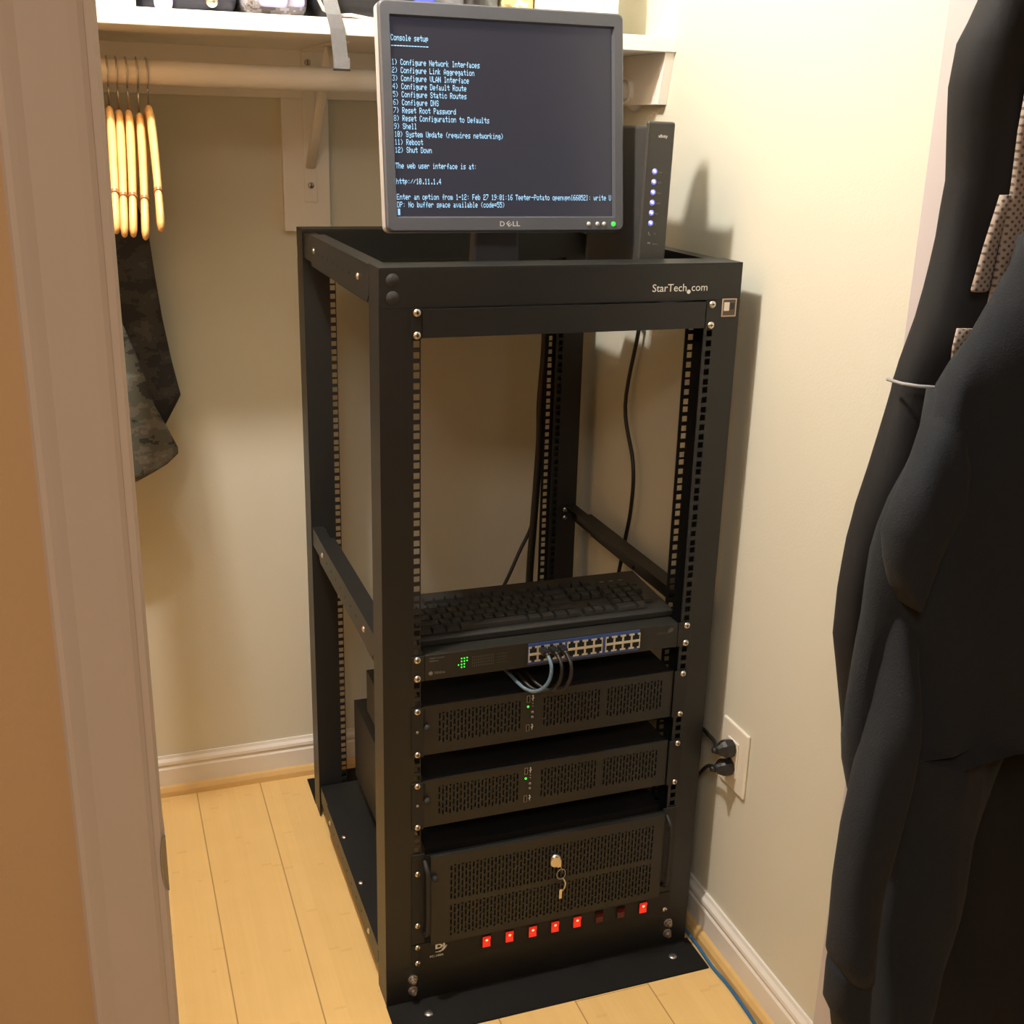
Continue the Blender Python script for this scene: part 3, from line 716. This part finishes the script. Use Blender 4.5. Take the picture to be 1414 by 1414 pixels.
for row, s_ in LINES.items():
    for ci, ch_ in enumerate(s_):
        g = FONT.get(ch_)
        if not g: continue
        x0 = -168.6 + ci*cw; ztop = 135 - row*chh - 1.3
        pw = cw/6.0; phh = 1.15
        for c in range(5):
            bits = g[c]; r_ = 0
            while r_ < 8:
                if bits >> r_ & 1:
                    e = r_
                    while e < 8 and bits >> e & 1: e += 1
                    a, b2 = x0+c*pw, x0+(c+1)*pw
                    z1, z0 = ztop-r_*phh, ztop-e*phh
                    tx.add([(a, -0.25, z0), (b2, -0.25, z0), (b2, -0.25, z1), (a, -0.25, z1)], [(0, 1, 2, 3)])
                    r_ = e
                else: r_ += 1
tx.add([(-168, -0.25, -133.5), (-164.6, -0.25, -133.5), (-164.6, -0.25, -124.5), (-168, -0.25, -124.5)], [(0, 1, 2, 3)])
o = mpart(tx, 'console_text', M['glyph'], par=scr); o['label'] = 'pale blue console menu text'
# maker's lettering with the slanted E, and buttons
lt = MB()
for s_, x_, w_ in (('D', -15.5, 7.4), ('L', 4.4, 5.4), ('L', 10.6, 5.4)):
    q = text_mb(s_, x_, -149.8, -7, 7.0, w_, bold=0.02); lt.add(q.v, q.f)
q = text_mb('E', -3.2, -3.5, 0, 7.0, 6.2, bold=0.02)
ca, sa = math.cos(math.radians(38)), math.sin(math.radians(38))
lt.add([(-1.2+(v[0]-0)*ca-(v[2])*sa, -7.3, -146.3+(v[0]-0)*sa+v[2]*ca) for v in q.v], q.f)
mpart(lt, 'logo', M['monside'])
for x in (127, 141.5, 152.5):
    mpart(MB().lathe([(3.4, 0), (3.2, 1.4), (1.5, 2.4), (0.1, 2.6)], (x, -7, -147), '-y', 16), 'button', M['monside'], 0, True)
o = mpart(MB().lathe([(3.6, 0), (3.4, 1.4), (1.8, 2.6), (0.1, 2.8)], (168, -7, -147), '-y', 18), 'power_button', M['green_led'], 0, True)
o['label'] = 'glowing green power button'
part(MB().prism([(128, 0), (208, 0), (200, 150), (136, 150)], 'y', 150, 176), 'stand_neck', M['bezel'], mon, bevel=4)
part(rbox(52, 284, 72, 262, -3, 13), 'stand_base', M['bezel'], mon, bevel=6)
part(MB().tube([(175, 176, 95), (182, 176, 70), (178, 190, 45), (170, 220, 20), (200, 262, 12), (240, 330, 10)], 3.2, 8), 'video_cable', M['cable'], mon, smooth=True)

# ------------------------------------------------------------------ modem
mo = thing('modem_router', 'tall slim black modem router with a column of lavender lights beside the monitor', 'modem', (397, 180, -3))
lean = math.radians(1.1)
def dpart(mb, name, m, bevel=0, smooth=False, par=None, seg=3):
    """coordinates relative to the modem foot"""
    o = mb.build(name, m, par or mo, (0, 0, 0), bevel, smooth, seg)
    if par is None: o.rotation_euler = (0, lean, 0)
    return o
dpart(rbox(-22, 19, -100, 108, 0, 252), 'case', M['modem'], 4)
fc = dpart(rbox(-25.5, 20.5, -106, -98, 3, 259), 'front_face', M['modemface'], 5)
for i in range(6):
    z = 187.0 - i*15.2
    o = dpart(MB().lathe([(4.4, 0), (4.2, 0.8), (2.6, 1.3), (2.6, 1.31)], (-9, -106, z), '-y', 18), 'status_light', M['lav_led'], 0, True)
    dpart(MB().lathe([(2.2, 1.32), (1.4, 1.8), (0.1, 1.9)], (-9, -106, z), '-y', 14), 'glow', M['lav_core'], 0, True, par=o)
lab = MB()
for i, w_ in enumerate(['Power', 'US/DS', 'Online', '2.4GHz', '5GHz', 'Tel']):
    q = text_mb(w_, -3.2, 185 - i*15.2, -106, 2.4, [7, 6.5, 7.5, 8, 5.5, 3][i], bold=0.01); lab.add(q.v, q.f)
q = text_mb('Tel', -3, 94.5, -106, 2.2, 4, bold=0.01); lab.add(q.v, q.f)
q = text_mb('Battery', -3, 79.0, -106, 2.2, 9, bold=0.01); lab.add(q.v, q.f)
lab.tube([(-11.5, -106.3, 98), (-11, -106.3, 94.5), (-8.2, -106.3, 93)], 0.8, 6); lab.box(-12, -7, -106.5, -106, 80, 82.6)
dpart(lab, 'indicator_text', M['grey_ink'], 0, False, par=fc)
dpart(text_mb('xfinity', -7.5, 236, -106, 4.6, 15.5, bold=0.012), 'logo', M['white_ink'], 0, False, par=fc)
dpart(rbox(-22, 19, -104, 108, -0.0, 3), 'foot', M['plug'], 0)

# ------------------------------------------------------------------ keyboard
kb = thing('keyboard', 'black full size computer keyboard lying on top of the network switch', 'keyboard', (230, 108, -533))
part(MB().prism([(28, -533), (190, -533), (190, -513), (186, -511), (34, -520), (28, -523)], 'x', 8, 452.5), 'case', M['key'], kb, bevel=1.5)
KW = 17.2
def kz(y): return -519.2 + (y-36)/150.0*8.3
rowsK = []
def addrow(y, items):
    for x, w in items: rowsK.append((x, w, y))
u = 18.55; X0 = 14
def seq(x, ws):
    out = []
    for w in ws:
        if w > 0: out.append((x, w*u-1.6))
        x += abs(w)*u
    return out
addrow(40, seq(X0, [1.25, 1.25, 1.25, 6.25, 1.25, 1.25, 1.25, 1.25]) + seq(X0+15.25*u, [1, 1, 1]) + seq(X0+18.5*u, [2, 1]))
addrow(59, seq(X0, [2.25] + [1]*10 + [2.75]) + seq(X0+16.25*u, [1]) + seq(X0+18.5*u, [1, 1, 1, 1]))
addrow(78, seq(X0, [1.75] + [1]*11 + [2.25]) + seq(X0+18.5*u, [1, 1, 1]))
addrow(97, seq(X0, [1.5] + [1]*12 + [1.5]) + seq(X0+15.25*u, [1, 1, 1]) + seq(X0+18.5*u, [1, 1, 1, 1]))
addrow(116, seq(X0, [1]*13 + [2]) + seq(X0+15.25*u, [1, 1, 1]) + seq(X0+18.5*u, [1, 1, 1, 1]))
addrow(142, seq(X0, [1, -1, 1, 1, 1, 1, -.5, 1, 1, 1, 1, -.5, 1, 1, 1, 1]) + seq(X0+15.25*u, [1, 1, 1]))
keymesh = {}
extra = MB()
def keymb(x, y, z, w):
    a = [(x, y, z), (x+w, y, z), (x+w, y+KW, z+0.9), (x, y+KW, z+0.9)]
    b2 = [(x+1.8, y+1.5, z+7), (x+w-1.8, y+1.5, z+7), (x+w-1.8, y+KW-2.5, z+8), (x+1.8, y+KW-2.5, z+8)]
    return MB().add(a+b2, [(3, 2, 1, 0), (4, 5, 6, 7), (0, 1, 5, 4), (1, 2, 6, 5), (2, 3, 7, 6), (3, 0, 4, 7)])
for i, (x, w, y) in enumerate(rowsK):
    if x+w > 449: w = 449-x
    if i < 100:
        key_w = round(w, 1)
        if key_w not in keymesh:
            o = keymb(0, 0, 0, w).build('key', M['key'], kb, (0, 0, 0), 0.5)
            keymesh[key_w] = o
        else:
            o = keymesh[key_w].copy(); COL.objects.link(o); o.parent = kb
        o.location = ((x-230)/1000, (y-108)/1000, (kz(y)+533)/1000)
    else:
        q = keymb(x, y, kz(y), w); extra.add(q.v, q.f)
if extra.v:
    o = part(extra, 'key_row', M['key'], kb); o['kind'] = 'stuff'
for i, x in enumerate((372, 390, 408)):
    part(rbox(x, x+7, 150, 152, -511.5, -510.6), 'lock_light', M['grey_ink'], kb)

# ------------------------------------------------------------------ network switch (U12)
sw = thing('network_switch', 'black one unit network switch with a blue bank of ports and green lights', 'network switch', (230, 110, -577.5))
part(rbox(12, 449, -2, 232, -577, -534), 'case', M['panel'], sw, bevel=0.8)
for x0, x1 in ((-9.5, 11), (450, 474.5)):
    part(rbox(x0, x1, -2.4, -0.2, -577, -534), 'ear', M['panel'], sw, bevel=0.5)
screws(sw, [(0, hz(12, 0)), (0, hz(12, 2)), (465.1, hz(12, 0)), (465.1, hz(12, 2))], -2.4)
bp = part(rbox(182, 378, -3.2, -2, -572.5, -536), 'port_panel', M['blue_panel'], sw); bp['label'] = 'blue port surround'
def port_mb(x, z, up):
    w, h = 15.2, 12.6; mb = MB(); y0, y1 = -4.0, -3.2
    s = 1 if up else -1
    # rectangular frame around a T shaped opening
    mb.box(x-w/2, x-w/2+1.5, y0, y1, z-h/2, z+h/2); mb.box(x+w/2-1.5, x+w/2, y0, y1, z-h/2, z+h/2)
    mb.box(x-w/2, x+w/2, y0, y1, *sorted((z-s*h/2, z-s*(h/2-1.3))))
    mb.box(x-w/2+1.5, x-3, y0, y1, *sorted((z+s*h/2, z+s*(h/2-3)))); mb.box(x+3, x+w/2-1.5, y0, y1, *sorted((z+s*h/2, z+s*(h/2-3))))
    return mb
gx = [193, 255.5, 319]
n = 0
for gi, g0 in enumerate((190.5, 257, 324.5)):
    for c in range(4):
        for rI, z in enumerate((-547.6, -562)):
            x = g0 + c*15.6
            o = part(port_mb(x, z, rI == 0), 'port', M['port_metal'], sw)
            subpart(rbox(x-6.2, x+6.2, -3.5, -3.25, z-5.2, z+5.4), 'socket', M['filter'], o, sw)
    part(rbox(g0-7.8, g0+54.6, -4.3, -3.2, -556.4, -553.2), 'port_divider', M['port_metal'], sw)
for dx, dz in [(71.5, -546.5), (76, -546.5), (80.5, -546), (71.5, -551.5), (76, -551.3), (80.5, -551), (66.5, -557), (71.5, -556.7), (76, -556.2), (71.5, -561.5), (76, -561.2)]:
    part(MB().lathe([(1.25, 0), (1.1, 0.6), (0.1, 0.8)], (dx, -2, dz), '-y', 10), 'status_light', M['green_led'], sw, smooth=True)
tb = MB()
for s_, x_, z_, h_, w_ in (('Gigabit Switch', 19, -540.5, 2.4, 24), ('GREENnet', 19, -545.5, 2.4, 15), ('TRENDnet', 27, -567, 4.0, 18)):
    q = text_mb(s_, x_, z_, -2, h_, w_, bold=0.008); tb.add(q.v, q.f)
tb.lathe([(3.3, 0.1), (3.3, 0.3), (0.1, 0.35)], (21.5, -2, -565), '-y', 18)
part(tb, 'lettering', M['grey_ink'], sw)
dm = MB()
for r_ in range(4):
    for c in range(11):
        dm.box(89+c*3.4, 90.3+c*3.4, -2.3, -2, -546.5-r_*5-1.6, -546.5-r_*5+1.2)
    q = text_mb(['1000 Mbps', '100 Mbps', 'Link/Act', 'PWR Diag'][r_], 130, -547.5-r_*5, -2, 2.0, 17, bold=0.005); dm.add(q.v, q.f)
part(dm, 'indicator_legend', M['dim_ink'], sw)
q = text_mb('GREENnet', 409, -550, -2, 3.4, 24, bold=0.008, slope=0.0)
q.prism([(430, -546), (434, -541), (439, -540), (441, -544), (438, -548), (432, -549)], 'y', -2.4, -2.1)
part(q, 'lettering', M['dim_ink'], sw)

def net_cable(x, z, m, path, label):
    t = thing('network_cable', label, 'cable', (x, -4.4, z), 'short cables plugged into the switch')
    part(rbox(x-5.6, x+5.6, -22, -4.6, z-4.6, z+4.2), 'plug', M['plug'], t, bevel=1)
    part(MB().tube([(x, -22, z), (x, -30, z-1)], 4.2, 10, flat=(1, 1)), 'boot', M['plug'], t, smooth=True)
    part(MB().tube(path, 2.9, 10), 'cord', m, t, smooth=True)
def smooth_path(pts, n=6):
    P = [Vector(p) for p in pts]; out = []
    for i in range(len(P)-1):
        p0 = P[max(i-1, 0)]; p1 = P[i]; p2 = P[i+1]; p3 = P[min(i+2, len(P)-1)]
        for j in range(n):
            t_ = j/n
            out.append(0.5*((2*p1)+(-p0+p2)*t_+(2*p0-5*p1+4*p2-p3)*t_*t_+(-p0+3*p1-3*p2+p3)*t_**3))
    out.append(P[-1]); return [tuple(v) for v in out]
net_cable(206, -547.6, M['greycable'], smooth_path([(206, -29, -548.5), (207, -42, -560), (204, -45, -580), (195, -42, -596), (183, -33, -605), (173, -18, -606), (167, -2, -603), (163, 18, -600), (160, 45, -599)]), 'grey blue network cable, leftmost plug in the switch')
net_cable(222, -547.6, M['cable'], smooth_path([(222, -29, -548.5), (224, -43, -562), (221, -46, -584), (212, -42, -600), (199, -30, -609), (188, -14, -610), (181, 0, -606), (176, 24, -600), (173, 50, -599)]), 'black network cable, second plug from the left in the switch')
net_cable(237.5, -547.6, M['cable'], smooth_path([(237.5, -29, -548.5), (240, -43, -562), (238, -47, -584), (229, -43, -601), (215, -31, -610), (204, -14, -610), (196, 2, -606), (191, 26, -600), (188, 52, -599)]), 'black network cable, third plug from the left in the switch')

# ------------------------------------------------------------------ slotted front panels
def slotted(x0, x1, z0, z1, y0, y1, px=5.9, sw_=2.7, pz=13.2, sl=9.8):
    mb = MB(); nc = max(1, int((x1-x0)/px)); px = (x1-x0)/nc
    for c in range(nc):
        a = x0+c*px; b2 = a+px-sw_
        mb.box(a, b2, y0, y1, z0, z1)
        off = 0 if c % 2 == 0 else pz*0.5
        if c % 4 == 2: off += 2.5
        zc = z1; z = z1-(pz-sl) - off
        top = z1
        if off: 
            # partial slot at the top of offset columns
            h = off-(pz-sl)
            if h > 1.5: mb.box(b2, a+px, y0, y1, z1-1.4, z1); top = z1-1.4-h
            else: top = z1
        while True:
            bot = top-(pz-sl)
            if bot < z0+2: mb.box(b2, a+px, y0, y1, z0, max(top, z0)); break
            mb.box(b2, a+px, y0, y1, bot, top)
            top = bot-sl
            if top < z0+1.5: 
                mb.box(b2, a+px, y0, y1, z0, z0+1.4); break
    return mb
def front_with_grilles(x0, x1, z0, z1, y0, y1, gr):
    """solid panel surrounding grille rectangles (all the same z span per list order)"""
    mb = MB(); gz0, gz1 = gr[0][2], gr[0][3]
    mb.box(x0, x1, y0, y1, gz1, z1); mb.box(x0, x1, y0, y1, z0, gz0)
    cur = x0
    for (a, b2, _, _) in gr:
        mb.box(cur, a, y0, y1, gz0, gz1)
        q = slotted(a, b2, gz0, gz1, y0, y1); mb.add(q.v, q.f); cur = b2
    mb.box(cur, x1, y0, y1, gz0, gz1)
    return mb

def server2u(u0, label, lit):
    z1 = -u0*U-1.2; z0 = -(u0+2)*U+1.2; zc = (z0+z1)/2
    t = thing('rack_server', label, 'server', (230, 200, z0), 'two unit servers in the rack')
    part(rbox(13, 447, 12, 15, z0+1, z1-1).box(13, 447, 15, 420, z0, z1-0.5), 'chassis', M['dark'], t)
    fp = part(front_with_grilles(11, 449, z0, z1, 2, 5, [(33, 174, z0+17, z1-12), (211, 314, z0+17, z1-12), (325, 429, z0+17, z1-12)]), 'front_panel', M['panel'], t)
    part(rbox(12, 448, 9, 10, z0+2, z1-2), 'filter_foam', M['filter'], t)
    for x0, x1 in ((-9.5, 10), (450, 474.5)):
        part(rbox(x0, x1, -2.4, -0.2, z0, z1), 'ear', M['dark'], t, bevel=0.5)
    screws(t, [(0, hz(u0, 0)), (0, hz(u0+1, 2)), (465.1, hz(u0, 0)), (465.1, hz(u0+1, 2))], -2.4, r=5.0)
    # hinge knuckle and thumb screw on the left
    part(MB().prism([(9, -2.4), (14, 2), (14, 8), (4, 0)], 'z', z1-34, z1-6), 'hinge', M['dark'], t)
    o = part(MB().lathe([(5, 0), (5, 7), (4, 8.5), (0.1, 8.6)], (16, 2, zc+8), '-y', 16), 'thumb_screw', M['plugs'], t, smooth=True)
    part(MB().lathe([(2.6, 0), (2, 1.2), (0.1, 1.5)], (0, -2.4, zc+2), '-y', 12), 'small_screw', M['steel'], t, smooth=True)
    # usb sockets, lights, buttons
    for z in (z1-13, z0+21):
        o = part(rbox(184.5, 190, 1.4, 2, z-6, z+6), 'usb_port', M['steel'], t)
        subpart(rbox(185.3, 189.2, 1.1, 1.4, z-5.2, z+5.2), 'socket', M['filter'], o, t)
        mk = MB().tube([(195, 1.6, z-4.5), (195, 1.6, z+4.5)], 0.45, 6).tube([(193, 1.6, z+0.5), (195, 1.6, z-2.2)], 0.4, 6).tube([(197, 1.6, z+2), (195, 1.6, z-0.5)], 0.4, 6)
        mk.lathe([(1.2, 0), (0.1, 0.3)], (195, 2, z+4.6), '-y', 8)
        part(mk, 'usb_mark', M['white_ink'], t)
    o = part(MB().lathe([(2.0, 0), (1.7, 1.0), (0.1, 1.3)], (187, 2, z1-27), '-y', 14), 'power_light', M['green_led'], t, smooth=True)
    for dz in (22, 27):
        part(MB().lathe([(1.3, 0), (1.1, 0.6), (0.1, 0.8)], (195, 2, z1-dz), '-y', 10), 'indicator', M['grey_ink'], t, smooth=True)
    for dz in (38, 47):
        part(MB().lathe([(2.4, 0), (2.1, 1.0), (0.1, 1.2)], (195, 2, z1-dz), '-y', 14), 'push_button', M['grey_ink'], t, smooth=True)
    return t
server2u(14, 'upper of the two black grilled two unit servers, just below the switch', True)
server2u(17, 'lower of the two black grilled two unit servers, above the large computer', True)

# ------------------------------------------------------------------ 4U computer (U20-23)
z1, z0 = -20*U-1.2, -24*U+1.2
pc = thing('rack_computer', 'large four unit black computer case with a slotted door, lock and keys', 'computer', (230, 250, z0))
part(rbox(16, 447, 12, 556, z0, z1-0.5), 'chassis', M['dark'], pc)
part(rbox(12, 448, -5, -4, z0+2, z1-2), 'filter_foam', M['filter'], pc)
dr = MB()
yA, yB = -13, -10
gA = [(50, 425, -985, -918)]; gB = [(50, 425, -1052, -990)]
dr.box(20, 446, yA, yB, -912+0, z1-4); 
dr.box(20, 50, yA, yB, z0, -912); dr.box(425, 446, yA, yB, z0, -912)
q = slotted(50, 425, -983, -912, yA, yB, 6.4, 2.9, 13.6, 10.2); dr.add(q.v, q.f)
dr.box(50, 425, yA, yB, -990, -983)
q = slotted(50, 425, -1054, -990, yA, yB, 6.4, 2.9, 13.6, 10.2); dr.add(q.v, q.f)
dr.box(50, 425, yA, yB, z0, -1054)
dr.box(20, 22, yB, -3, z0, z1-4); dr.box(444, 446, yB, -3, z0, z1-4); dr.box(22, 444, yB, -3, z0, z0+2); dr.box(22, 444, yB, -3, z1-6, z1-4)
dro = part(dr, 'door', M['panel'], pc)
for x0, x1 in ((-9.5, 12), (448, 474.5)):
    part(rbox(x0, x1, -3, -0.2, z0, z1), 'ear', M['dark'], pc, bevel=0.5)
screws(pc, [(0, hz(20, 2)), (0, hz(23, 0)), (465.1, hz(21, 0)), (465.1, hz(23, 0))], -3, r=5.0)
for x in (12, 455):
    part(MB().tube(smooth_path([(x, -3, z1-14), (x, -16, z1-22), (x+2, -20, z1-40), (x+2, -20, z0+44), (x, -16, z0+26), (x, -3, z0+18)], 4), 4.2, 10), 'handle', M['dark'], pc, smooth=True)
o = part(MB().lathe([(5, 0), (5, 7), (4, 8.5), (0.1, 8.6)], (26, yA, -932), '-y', 16), 'thumb_screw', M['plugs'], pc, smooth=True)
lk = part(MB().lathe([(10, 0), (10, 2), (8.5, 6), (4.5, 7), (0.1, 7)], (240, yA, -941), '-y', 20), 'door_lock', M['nickel'], pc, smooth=True)
subpart(rbox(239.2, 240.8, yA-7.4, yA-6.9, -945, -937), 'keyhole', M['filter'], lk, pc)
ks = thing('keys', 'small bunch of keys on a ring hanging from the door lock', 'keys', (244, yA-8, -948))
kk_ = MB().lathe([(9, 0), (9.5, 1.2), (0.1, 1.5)], (237, yA-9.5, -941), '-y', 16).box(240, 247, yA-11, yA-9, -952, -938)
part(kk_, 'key', M['nickel'], ks)
rg_ = MB().tube([(248+8*math.cos(a*math.pi/10), yA-10, -967+10*math.sin(a*math.pi/10)) for a in range(21)], 0.9, 6)
part(rg_, 'ring', M['steel'], ks, smooth=True)
part(MB().tube([(246, yA-10, -950), (249, yA-11, -958), (250, yA-10, -966)], 0.9, 6), 'ring', M['steel'], ks, smooth=True)
part(MB().tube(smooth_path([(251, yA-10, -975), (256, yA-11, -985), (255, yA-11, -995), (251, yA-11, -1001)]), 1.3, 6).box(245.5, 250.5, yA-11.5, yA-10, -1016, -997), 'key', M['nickel'], ks, smooth=False)

# ------------------------------------------------------------------ switched power strip (U24)
pz1, pz0 = -24*U-0.6, -25*U+0.6
ps = thing('power_strip', 'black one unit power strip with a row of red rocker switches at the rack bottom', 'power strip', (230, 100, pz0))
part(rbox(12, 448, 0, 170, pz0, pz1), 'case', M['dark'], ps)
part(rbox(-9.5, 474.5, -2.6, -0.2, pz0, pz1), 'front_panel', M['dark'], ps, bevel=0.6)
screws(ps, [(0, hz(24, 0)), (0, hz(24, 2)), (465.1, hz(24, 2))], -2.6, r=5.0)
for i, x in enumerate((122, 164, 207, 249, 291, 334, 376, 420)):
    lit = i not in (5, 6); z = -1089
    o = part(rbox(x-8.2, x+8.2, -4, -2.6, z-11.5, z+11.5), 'rocker_switch', M['cable'], ps)
    o['label'] = 'glowing red rocker switch' if lit else 'unlit dark red rocker switch'
    r_ = subpart(MB().prism([(-4, z-10), (-6, z-10), (-4.6, z), (-7.5, z+10), (-4, z+10)], 'x', x-6.8, x+6.8), 'rocker', M['red_lit'] if lit else M['red_off'], o, ps)
    if lit:
        subpart(MB().lathe([(2.4, 0), (1.8, 0.6), (0.1, 0.8)], (x, -6.2, z+4), '-y', 12), 'neon_spot', M['red_hot'], o, ps, smooth=True)
dj = text_mb('DJ', 31, -1083, -2.6, 8.5, 17, bold=0.05, shear=0.0)
dj.tube(smooth_path([(31, -3, -1089), (38, -3, -1089.5), (46, -3, -1086), (51, -3, -1079)]), [0.6]*6+[1.2]*6+[1.0]*7, 6)
q = text_mb('PC-100A', 21.5, -1099, -2.6, 4.2, 24, bold=0.01); dj.add(q.v, q.f)
part(dj, 'lettering', M['white_ink'], ps)

# ------------------------------------------------------------------ wall outlet with plugs, loose cables
t = thing('wall_outlet', 'cream wall outlet plate low on the right wall beside the rack', 'outlet', (XW, -45, -842))
part(rbox(XW-6, XW, -87, -3, -842, -719), 'cover_plate', M['plate'], t, bevel=3)
part(rbox(XW-9, XW-6, -62, -28, -814, -747), 'receptacle', M['plate'], t, bevel=1)
def plug(z, label, path):
    x = XW-9
    t = thing('power_plug', label, 'plug', (x, -45, z), 'plugs in the wall outlet')
    prof_ = [(15, 0), (16, 4), (16, 16), (13, 22), (8.5, 27), (7.5, 28), (7.5, 31), (6, 32)]
    part(MB().lathe(prof_, (x, -45, z), '-x', 8), 'plug_body', M['plug'], t, bevel=0.8)
    part(MB().tube([(x-32, -45, z), (x-38, -44, z)], [6, 4.5], 10), 'strain_relief', M['plug'], t, smooth=True)
    part(MB().tube(smooth_path(path), 3.6, 10), 'cord', M['cable'], t, smooth=True)
plug(-761, 'black power plug in the upper socket of the wall outlet', [(XW-44, -44, -761), (525, -28, -759), (531, 4, -762), (536, 60, -772), (538, 200, -830), (537, 420, -960)])
plug(-797, 'black power plug in the lower socket of the wall outlet', [(XW-44, -44, -797), (524, -30, -803), (530, 2, -822), (534, 40, -868), (536, 62, -905), (537, 120, -960), (537, 300, -1060)])
tag(MB().tube(smooth_path([(533, 58, -905), (535, 50, -922), (537, 60, -935), (538, 80, -930)]), 4.2, 10).build('cream_cable', M['plate'], None, (535, 60, -935), 0, True), 'short bit of cream cable in the gap below the wall outlet', 'cable')
tag(MB().tube(smooth_path([(524, 60, -ZF+6.3), (526, -20, -ZF+6.3), (525.5, -84, -ZF+4), (529, -143, -ZF+3.3), (526, -231, -ZF+3.3), (519, -340, -ZF+3.3), (500, -520, -ZF+3.3), (440, -800, -ZF+3.3)]), 3.2, 10).build('ethernet_cable', M['bluecable'], None, (520, -200, -ZF), 0, True), 'blue network cable running along the floor beside the right shoe moulding', 'cable')
tag(MB().tube(smooth_path([(470, 423, -2), (500, 415, -30), (538, 400, -95), (541, 401, -118), (542, 442, -270), (540, 388, -373), (539, 383, -460), (539, 405, -551), (538, 440, -700), (538, 460, -860), (538, 480, -1040), (530, 500, -1180)]), 4.0, 10).build('hanging_power_cable', M['cable'], None, (538, 420, -ZF), 0, True), 'black power cable hanging down behind the right side of the rack', 'cable')
tag(MB().tube(smooth_path([(440, 690, 20), (456, 672, -60), (458, 668, -187), (452, 668, -309), (453, 668, -404), (446, 668, -566), (440, 668, -700), (438, 668, -900), (436, 690, -1100), (430, 700, -1180)]), 8.5, 10).build('cable_bundle', M['cable'], None, (440, 670, -ZF), 0, True), 'thick black cable running down behind the rear right rack post', 'cable')
tag(MB().tube(smooth_path([(452, 684, -560), (444, 684, -600), (418, 680, -650), (392, 672, -700), (360, 668, -760), (330, 668, -830), (300, 680, -1000), (290, 700, -1180)]), 4.0, 10).build('branching_cable', M['cable'], None, (300, 680, -ZF), 0, True), 'thin black cable slanting down to the left behind the keyboard', 'cable')
for o in bpy.data.objects:
    if 'org' in o: del o['org']
